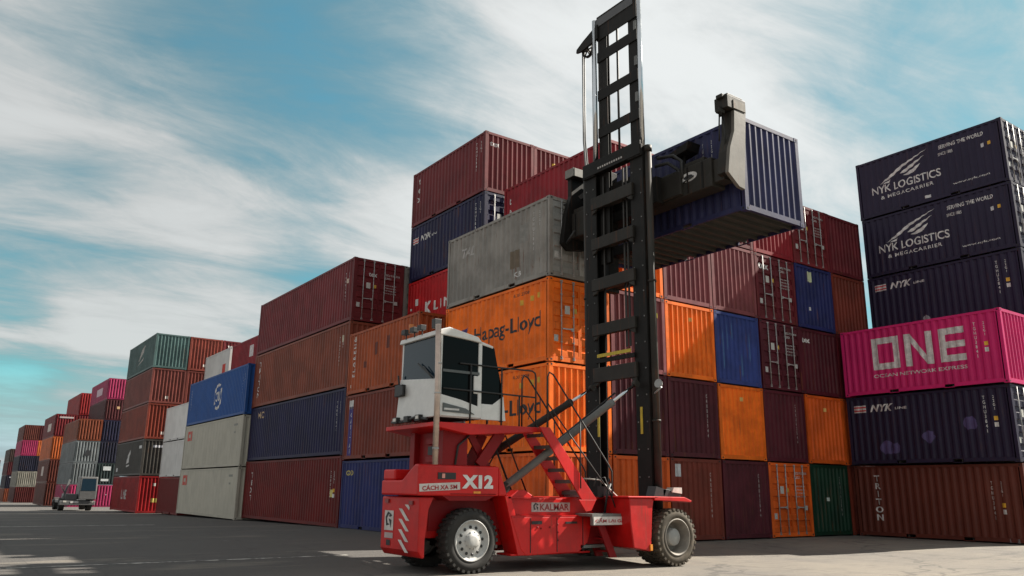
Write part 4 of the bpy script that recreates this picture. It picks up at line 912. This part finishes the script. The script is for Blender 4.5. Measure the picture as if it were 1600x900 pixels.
for k, yy in enumerate([13.35+i*.085 for i in range(11)]): b.box(12.772, 12.779, yy, yy+.05, 9.47, 9.52)
b.build('lettering', plain('faded_lettering', (.45, .42, .40), .7), mast)
b = MB(U); b.box(12.7, 13.45, 12.65, 14.95, .48, .62); b.prism([(12.7, 1.36), (13.0, 1.36), (13.1, 1.55), (12.8, 1.62)], 'y', 12.55, 12.80); b.build('mast_foot', DARK, mast)
b = MB(U); b.prism([(13.0, 1.38), (13.55, 1.40), (13.52, 1.47), (13.15, 1.56), (13.0, 1.56)], 'y', 12.55, 12.72); b.build('mast_stop', DARK, mast, .01)
b = MB(U); b.prism([(13.25, 1.50), (13.55, 1.47), (13.55, 1.60), (13.3, 1.60)], 'y', 12.52, 12.72); b.build('headlight', plain('lens', (.7, .66, .6), .2), T)
# inner mast
b = MB(U)
for ya, yb in ((12.90, 13.24), (14.06, 14.40)):
    b.box(12.985, 13.01, ya, yb, 7.0, 13.98); b.box(13.07, 13.095, ya, yb, 7.0, 13.98); lo, hi = (ya, ya+.06) if ya < 13.5 else (yb-.06, yb); b.box(13.01, 13.07, lo, hi, 7.0, 13.98)
b.build('inner_mast', MBK, mast, .008)
for z0, z1 in ((13.25, 13.98), (12.60, 12.90), (11.48, 11.78), (10.42, 10.70)):
    b = MB(U); b.box(12.95, 12.983, 12.90, 14.40, z0, z1); b.build('mast_crossbeam', MBK, mast, .01)
b = MB(U); b.box(12.93, 12.955, 13.0, 14.5, 13.66, 13.90); b.build('name_plate', plain('dim_plate', (.08, .08, .085), .5), mast)
b = MB(U); b.tube([(13.0, 13.66, 9.7), (13.0, 13.66, 13.4)], .03, 8); b.build('centre_hose', HOSE, mast)
for yy in (12.78, 14.47):
    b = MB(U); b.tube([(12.93, yy, 9.6), (12.93, yy, 13.9)], .058, 16); b.build('lift_rod', CHR, mast)
for yy in (12.66, 14.92):
    b = MB(U); b.tube([(12.98, yy, .8), (12.98, yy, 9.45)], .082, 14); b.tube([(12.98, yy, 9.45), (12.98, yy, 9.60)], .098, 14)
    for z in (3.0, 6.2): b.tube([(12.98, yy, z), (12.98, yy, z+.05)], .10, 14)
    b.build('lift_cylinder', MGR, mast)
b = MB(U); b.prism([(14.32, 13.72), (14.9, 13.50), (15.18, 13.36), (15.20, 13.26), (15.0, 13.22), (14.32, 13.3)], 'x', 12.90, 12.96); b.build('pulley_bracket', MBK, mast)
for i_, yy in enumerate((14.84,)):
    b = MB(U)
    prof = [(.20, 0), (.20, .02), (.15, .035), (.15, .065), (.20, .08), (.20, .10)]
    vs = []
    for r_, xx in prof:
        for k in range(24):
            a = 2*math.pi*k/24; vs.append((12.97+xx, yy+r_*math.cos(a), 13.22+r_*math.sin(a)))
    b.add(vs, [(i*24+k, i*24+(k+1) % 24, (i+1)*24+(k+1) % 24, (i+1)*24+k) for i in range(5) for k in range(24)])
    for k in range(6):
        a = math.pi*k/3; b.bar((12.99, yy, 13.22), (12.99, yy+.18*math.cos(a), 13.22+.18*math.sin(a)), .03, .03, up=(1, 0, 0))
    b.tube([(12.95, yy, 13.22), (13.09, yy, 13.22)], .05, 12); b.build('pulley', MGR, mast)
b = MB(U)
for yy in (15.06, 14.99): b.tube([(13.02, yy, 13.22), (13.02, yy+.0, 10.6), (13.1, yy-.04, 9.3), (13.2, yy-.1, 8.2)], .024, 6)
for yy in (14.64,): b.tube([(13.02, yy, 13.22), (13.02, yy, 9.3)], .03, 6)
b.build('hydraulic_hose', plain('grey_hose', (.20, .20, .20), .5), mast)
for yy in (13.36, 13.48, 14.20):                                    # leaf chains and hoses running down inside the mast
    b = MB(U); b.box(12.93, 12.96, yy, yy+.045, 4.8, 9.3)
    b.build('lift_chain', plain('greasy_chain', (.035, .030, .026), .45, .6), mast)
for yy in (12.80, 13.08, 14.5, 14.76):
    b = MB(U)
    for k in range(14): b.lathe([(0, 0)], (0, 0, 0), 3) if False else b.box(12.848, 12.858, yy, yy+.03, 1.2+k*.6, 1.23+k*.6)
    b.build('bolts', TCY, mast)
for z in (11.9, 12.9, 10.9):
    b = MB(U); b.box(12.94, 12.98, 12.92, 13.0, z, z+.25); b.build('roller_block', TCY, mast)
# tilt cylinders
for yy, y2, a_, bb_ in ((13.20, 13.02, (9.25, 1.55), (12.72, 3.86)), (14.25, 14.5, (9.15, 1.95), (12.72, 3.9))):
    p0 = Vector((a_[0], yy, a_[1])); p1 = Vector((bb_[0], y2, bb_[1])); mid = p0.lerp(p1, .80)
    tcy = thing_part('tilt_cylinder')
    b = MB(U); b.tube([p0, p0.lerp(p1, .77), p0.lerp(p1, .772), mid], [.080, .080, .09, .09], 14); b.build('cylinder_barrel', TCY if yy < 13.5 else MGR, tcy)
    b = MB(U); b.tube([mid, p1], .036, 12); b.build('cylinder_rod', CHR, tcy)
    b = MB(U); b.tube([p1-Vector((0, .06, 0)), p1+Vector((0, .06, 0))], .075, 12); b.tube([p0-Vector((0, .08, 0)), p0+Vector((0, .08, 0))], .10, 12); b.build('pin_joint', MGR, tcy)
b = MB(U); b.tube([(9.6, 13.32, 1.75), (10.6, 13.2, 2.52), (12.2, 13.15, 3.62)], .022, 6); b.tube([(9.0, 13.7, 1.95), (9.4, 13.7, 2.3), (9.8, 13.65, 1.4)], .022, 6); b.tube([(9.3, 13.9, 1.9), (9.7, 13.8, 2.6), (10.2, 13.7, 1.42)], .018, 6)
b.tube([(11.65, 13.0, 1.4), (11.8, 12.95, 1.75), (11.95, 12.95, 1.4)], .025, 6); b.tube([(11.6, 12.9, 1.0), (11.62, 12.8, 1.5), (11.75, 12.85, 1.65)], .025, 6); b.build('hydraulic_hose', HOSE, T)
b = MB(U); b.box(10.85, 11.2, 13.1, 13.4, 1.38, 1.52); b.build('filter_box', plain('faded_red', (.42, .12, .13), .5), T); b = MB(U); b.box(11.65, 11.85, 12.95, 13.15, 1.38, 1.6); b.tube([(11.9, 13.0, 1.38), (11.9, 13.0, 1.56)], .05, 10); b.build('valve_block', DARK, T)
# work light on the mast
b = MB(U); b.tube([(12.9, 12.62, 3.62), (12.92, 12.42, 3.75)], .02, 6); b.tube([(12.8, 12.40, 3.82), (12.9, 12.42, 3.80)], [.10, .05], 14); wl = b.build('work_light', plain('grey_lamp', (.30, .30, .29), .4), mast)
# ---- carriage and spreader (world frame)
sp_ = thing_part('spreader')
for (y0_, y1_, z0_, z1_) in ((12.9, 13.6, 9.92, 10.02), (17.0, 18.2, 9.92, 10.05), (15.9, 16.5, 9.92, 10.2)):
    b = MB(Wd); b.box(15.28, 15.68, y0_, y1_, z0_, z1_); b.build('cover_box', MGR, sp_, .01)
b = MB(Wd)
for yy in (12.9, 13.4, 13.9, 14.4, 17.4, 18.0): b.box(15.205, 15.22, yy, yy+.05, 9.14, 9.86)
b.build('stiffener', MBK, sp_)
for yy in (13.2, 14.1):
    b = MB(Wd); b.tube([(15.19, yy, 9.55), (15.19, yy+.6, 9.42), (15.19, yy+1.4, 9.62), (15.1, yy+1.9, 9.7)], .018, 6); b.build('spreader_hose', HOSE, sp_)
b = MB(Wd); b.tube([(15.35, 12.25, 9.9), (15.3, 12.2, 10.5), (15.35, 12.3, 11.0)], .02, 6); b.build('spreader_hose', HOSE, sp_)
b = MB(Wd); b.tube([(15.18, 12.2, 11.1), (15.16, 12.2, 10.85)], [.045, .045], 10); b.build('twistlock_motor', MBK, sp_)
b = MB(Wd)
for yy in (14.85, 16.0): b.box(14.72, 15.1, yy, yy+.22, 6.9, 10.5)
for z in (7.0, 7.9, 8.9, 9.8): b.box(14.80, 15.12, 14.9, 16.2, z, z+.28)
b.box(14.95, 15.30, 14.3, 16.6, 9.1, 9.85); b.build('carriage', MBK, sp_, .015)
b = MB(Wd); b.box(15.22, 15.74, 12.62, 18.55, 9.10, 9.90); b.build('spreader_beam', MGR, sp_, .03)
b = MB(Wd); b.box(15.12, 15.24, 13.6, 17.2, 9.15, 9.8); b.box(15.3, 15.7, 12.3, 12.7, 9.2, 9.82); b.box(15.3, 15.7, 18.5, 18.75, 9.2, 9.82); b.build('telescopic_beam', MGR, sp_, .015)
b = MB(Wd); b.prism([(15.10, 9.25), (15.22, 9.95), (15.42, 10.45), (15.47, 11.05), (15.94, 11.10), (15.72, 8.92), (15.50, 8.95)], 'y', 12.00, 12.10); nb = b.build('near_arm', paint((.15, .138, .12), .5, .55, streak=.6, name='arm_paint'), sp_, .01)
b = MB(Wd); b.prism([(15.15, 9.3), (15.25, 9.9), (15.40, 10.4), (15.45, 11.05), (15.75, 11.05), (15.75, 9.2)], 'y', 12.10, 12.40); b.box(15.22, 15.95, 12.0, 12.42, 11.07, 11.42); b.box(15.30, 15.90, 12.05, 12.38, 11.42, 11.50); b.box(15.14, 15.24, 12.1, 12.3, 11.35, 11.46); b.box(15.10, 15.3, 12.15, 12.3, 10.95, 11.05); b.build('end_arm', MGR, sp_, .015)
b = MB(Wd); b.box(15.45, 15.92, 11.985, 12.0, 11.09, 11.33); b.build('end_arm_plate', paint((.12, .105, .08), .8, .6, name='mast_paint'), sp_)
b = MB(Wd); b.prism([(14.85, 8.9), (15.0, 9.9), (15.2, 10.5), (15.2, 11.1), (15.75, 11.1), (15.75, 8.8), (15.1, 8.7)], 'y', 18.20, 18.38); b.box(15.10, 15.75, 17.95, 18.38, 11.07, 11.36); b.build('end_arm', MBK, sp_, .015)
b = MB(Wd); b.box(15.12, 15.72, 17.93, 17.95, 11.08, 11.34); b.box(15.08, 15.10, 17.95, 18.36, 11.08, 11.35); b.build('end_arm_plate', plain('beige_arm_paint', (.20, .185, .16), .5), sp_)
for yy, zz_, nm in ((13.75, 10.45, 0), (17.55, 10.4, 1)):
    b = MB(Wd); b.box(15.45, 15.5, yy-.04, yy+.04, 9.9, zz_); b.prism([(yy-.38, zz_+.18), (yy+.38, zz_+.02), (yy+.25, zz_-.12), (yy-.30, zz_-.05)], 'x', 15.25, 15.72); b.build('sensor_bracket', MBK, sp_)
b = MB(Wd); b.tube([(15.3, 17.2, 10.25), (15.3, 17.2, 10.45)], .10, 12); b.build('signal_lamp', plain('amber_lens', (.80, .30, .03), .3), sp_)
b = MB(Wd)
for pth, rr_ in (([(14.9, 14.2, 10.3), (15.1, 13.8, 10.3), (15.2, 13.6, 10.1), (15.2, 13.6, 9.6)], .05), ([(14.9, 14.3, 10.1), (15.1, 14.0, 10.15), (15.25, 13.75, 9.9), (15.2, 13.7, 9.6)], .05), ([(15.2, 18.3, 10.3), (15.0, 18.6, 10.2), (15.0, 18.65, 9.9), (15.2, 18.4, 9.7)], .03), ([(15.2, 12.25, 11.0), (15.1, 12.2, 10.6), (15.2, 12.3, 10.2)], .02), ([(15.0, 17.8, 9.2), (15.0, 18.2, 8.9), (15.1, 18.3, 9.1)], .04)):
    b = MB(Wd); b.tube(pth, rr_, 8); b.build('spreader_hose', HOSE, sp_)

bm = poly2d([[(.30*math.cos(a)+.35, .13*math.sin(a)+.13) for a in [i*math.pi/10 for i in range(20)]]])
for v in bm.verts: v.co = Vector(Wd(15.212, 13.75-v.co.x, 9.45+v.co.y))
me = bpy.data.meshes.new('badge'); bm.to_mesh(me); bm.free(); bd = link('badge', me, WHITE(), sp_)
bm = poly2d([[(.16*math.cos(a)+.35, .06*math.sin(a)+.13) for a in [i*math.pi/8 for i in range(16)]]])
for v in bm.verts: v.co = Vector(Wd(15.207, 13.75-v.co.x, 9.45+v.co.y))
me = bpy.data.meshes.new('badge'); bm.to_mesh(me); bm.free(); link('logo', me, DARK, bd)

# ---------------------------------------------------------------- parked truck far left
TX, TY = 9.2, 76.5; tz = gz(TX, TY)
tr = thing('parked_truck', (TX, TY, tz), 'white truck with a raised front arm parked before the grey containers', 'truck')
TWH = plain('truck_white', (.13, .13, .13), .5, var=.2)
b = MB(); b.box(.1, 2.75, .1, .5, .45, .80); b.box(.2, 2.65, .3, 5.5, .62, .85); b.build('bumper', TWH, tr, .04)
b = MB(); b.prism([(.0, .9), (.0, 1.6), (.15, 2.75), (1.9, 2.75), (1.9, .9)], 'x', 1.45, 2.75); b.box(.5, 1.4, .4, 2.6, .85, 1.35); b.build('cab', TWH, tr, .05)
b = MB(); b.hexa([(1.55, -.01, 1.62), (2.65, -.01, 1.62), (2.65, .03, 1.62), (1.55, .03, 1.62)], [(1.58, .125, 2.6), (2.62, .125, 2.6), (2.62, .17, 2.6), (1.58, .17, 2.6)]); b.build('windscreen', GLB, tr)
b = MB(); b.bar((.35, .6, .9), (.75, .9, 2.5), .14, .2, up=(0, 1, 0)); b.bar((.55, .7, 1.3), (.1, .4, 2.0), .08, .1, up=(0, 1, 0)); b.build('arm', TWH, tr)
for x in (.15, 2.2):
    for y in (1.0, 4.3):
        b = MB()
        vs = []
        for r_, xx in ((.28, 0), (.50, 0), (.52, .06), (.52, .34), (.50, .40), (.28, .40)):
            for k in range(20):
                a = 2*math.pi*k/20; vs.append((x+xx, y+r_*math.cos(a), .52+r_*math.sin(a)))
        b.add(vs, [(i*20+k, i*20+(k+1) % 20, (i+1)*20+(k+1) % 20, (i+1)*20+k) for i in range(5) for k in range(20)]); b.lathe([], (0, 0, 0)) if False else None
        b.build('wheel', TIRE, tr)
for x in (.35, 2.35):
    b = MB(); b.box(x, x+.25, .085, .1, .68, .82); b.build('headlight', plain('lens', (.7, .66, .6), .2), tr)
b = MB(); b.box(.9, 1.5, .083, .098, .62, .78); b.build('number_plate', WHITE(), tr)
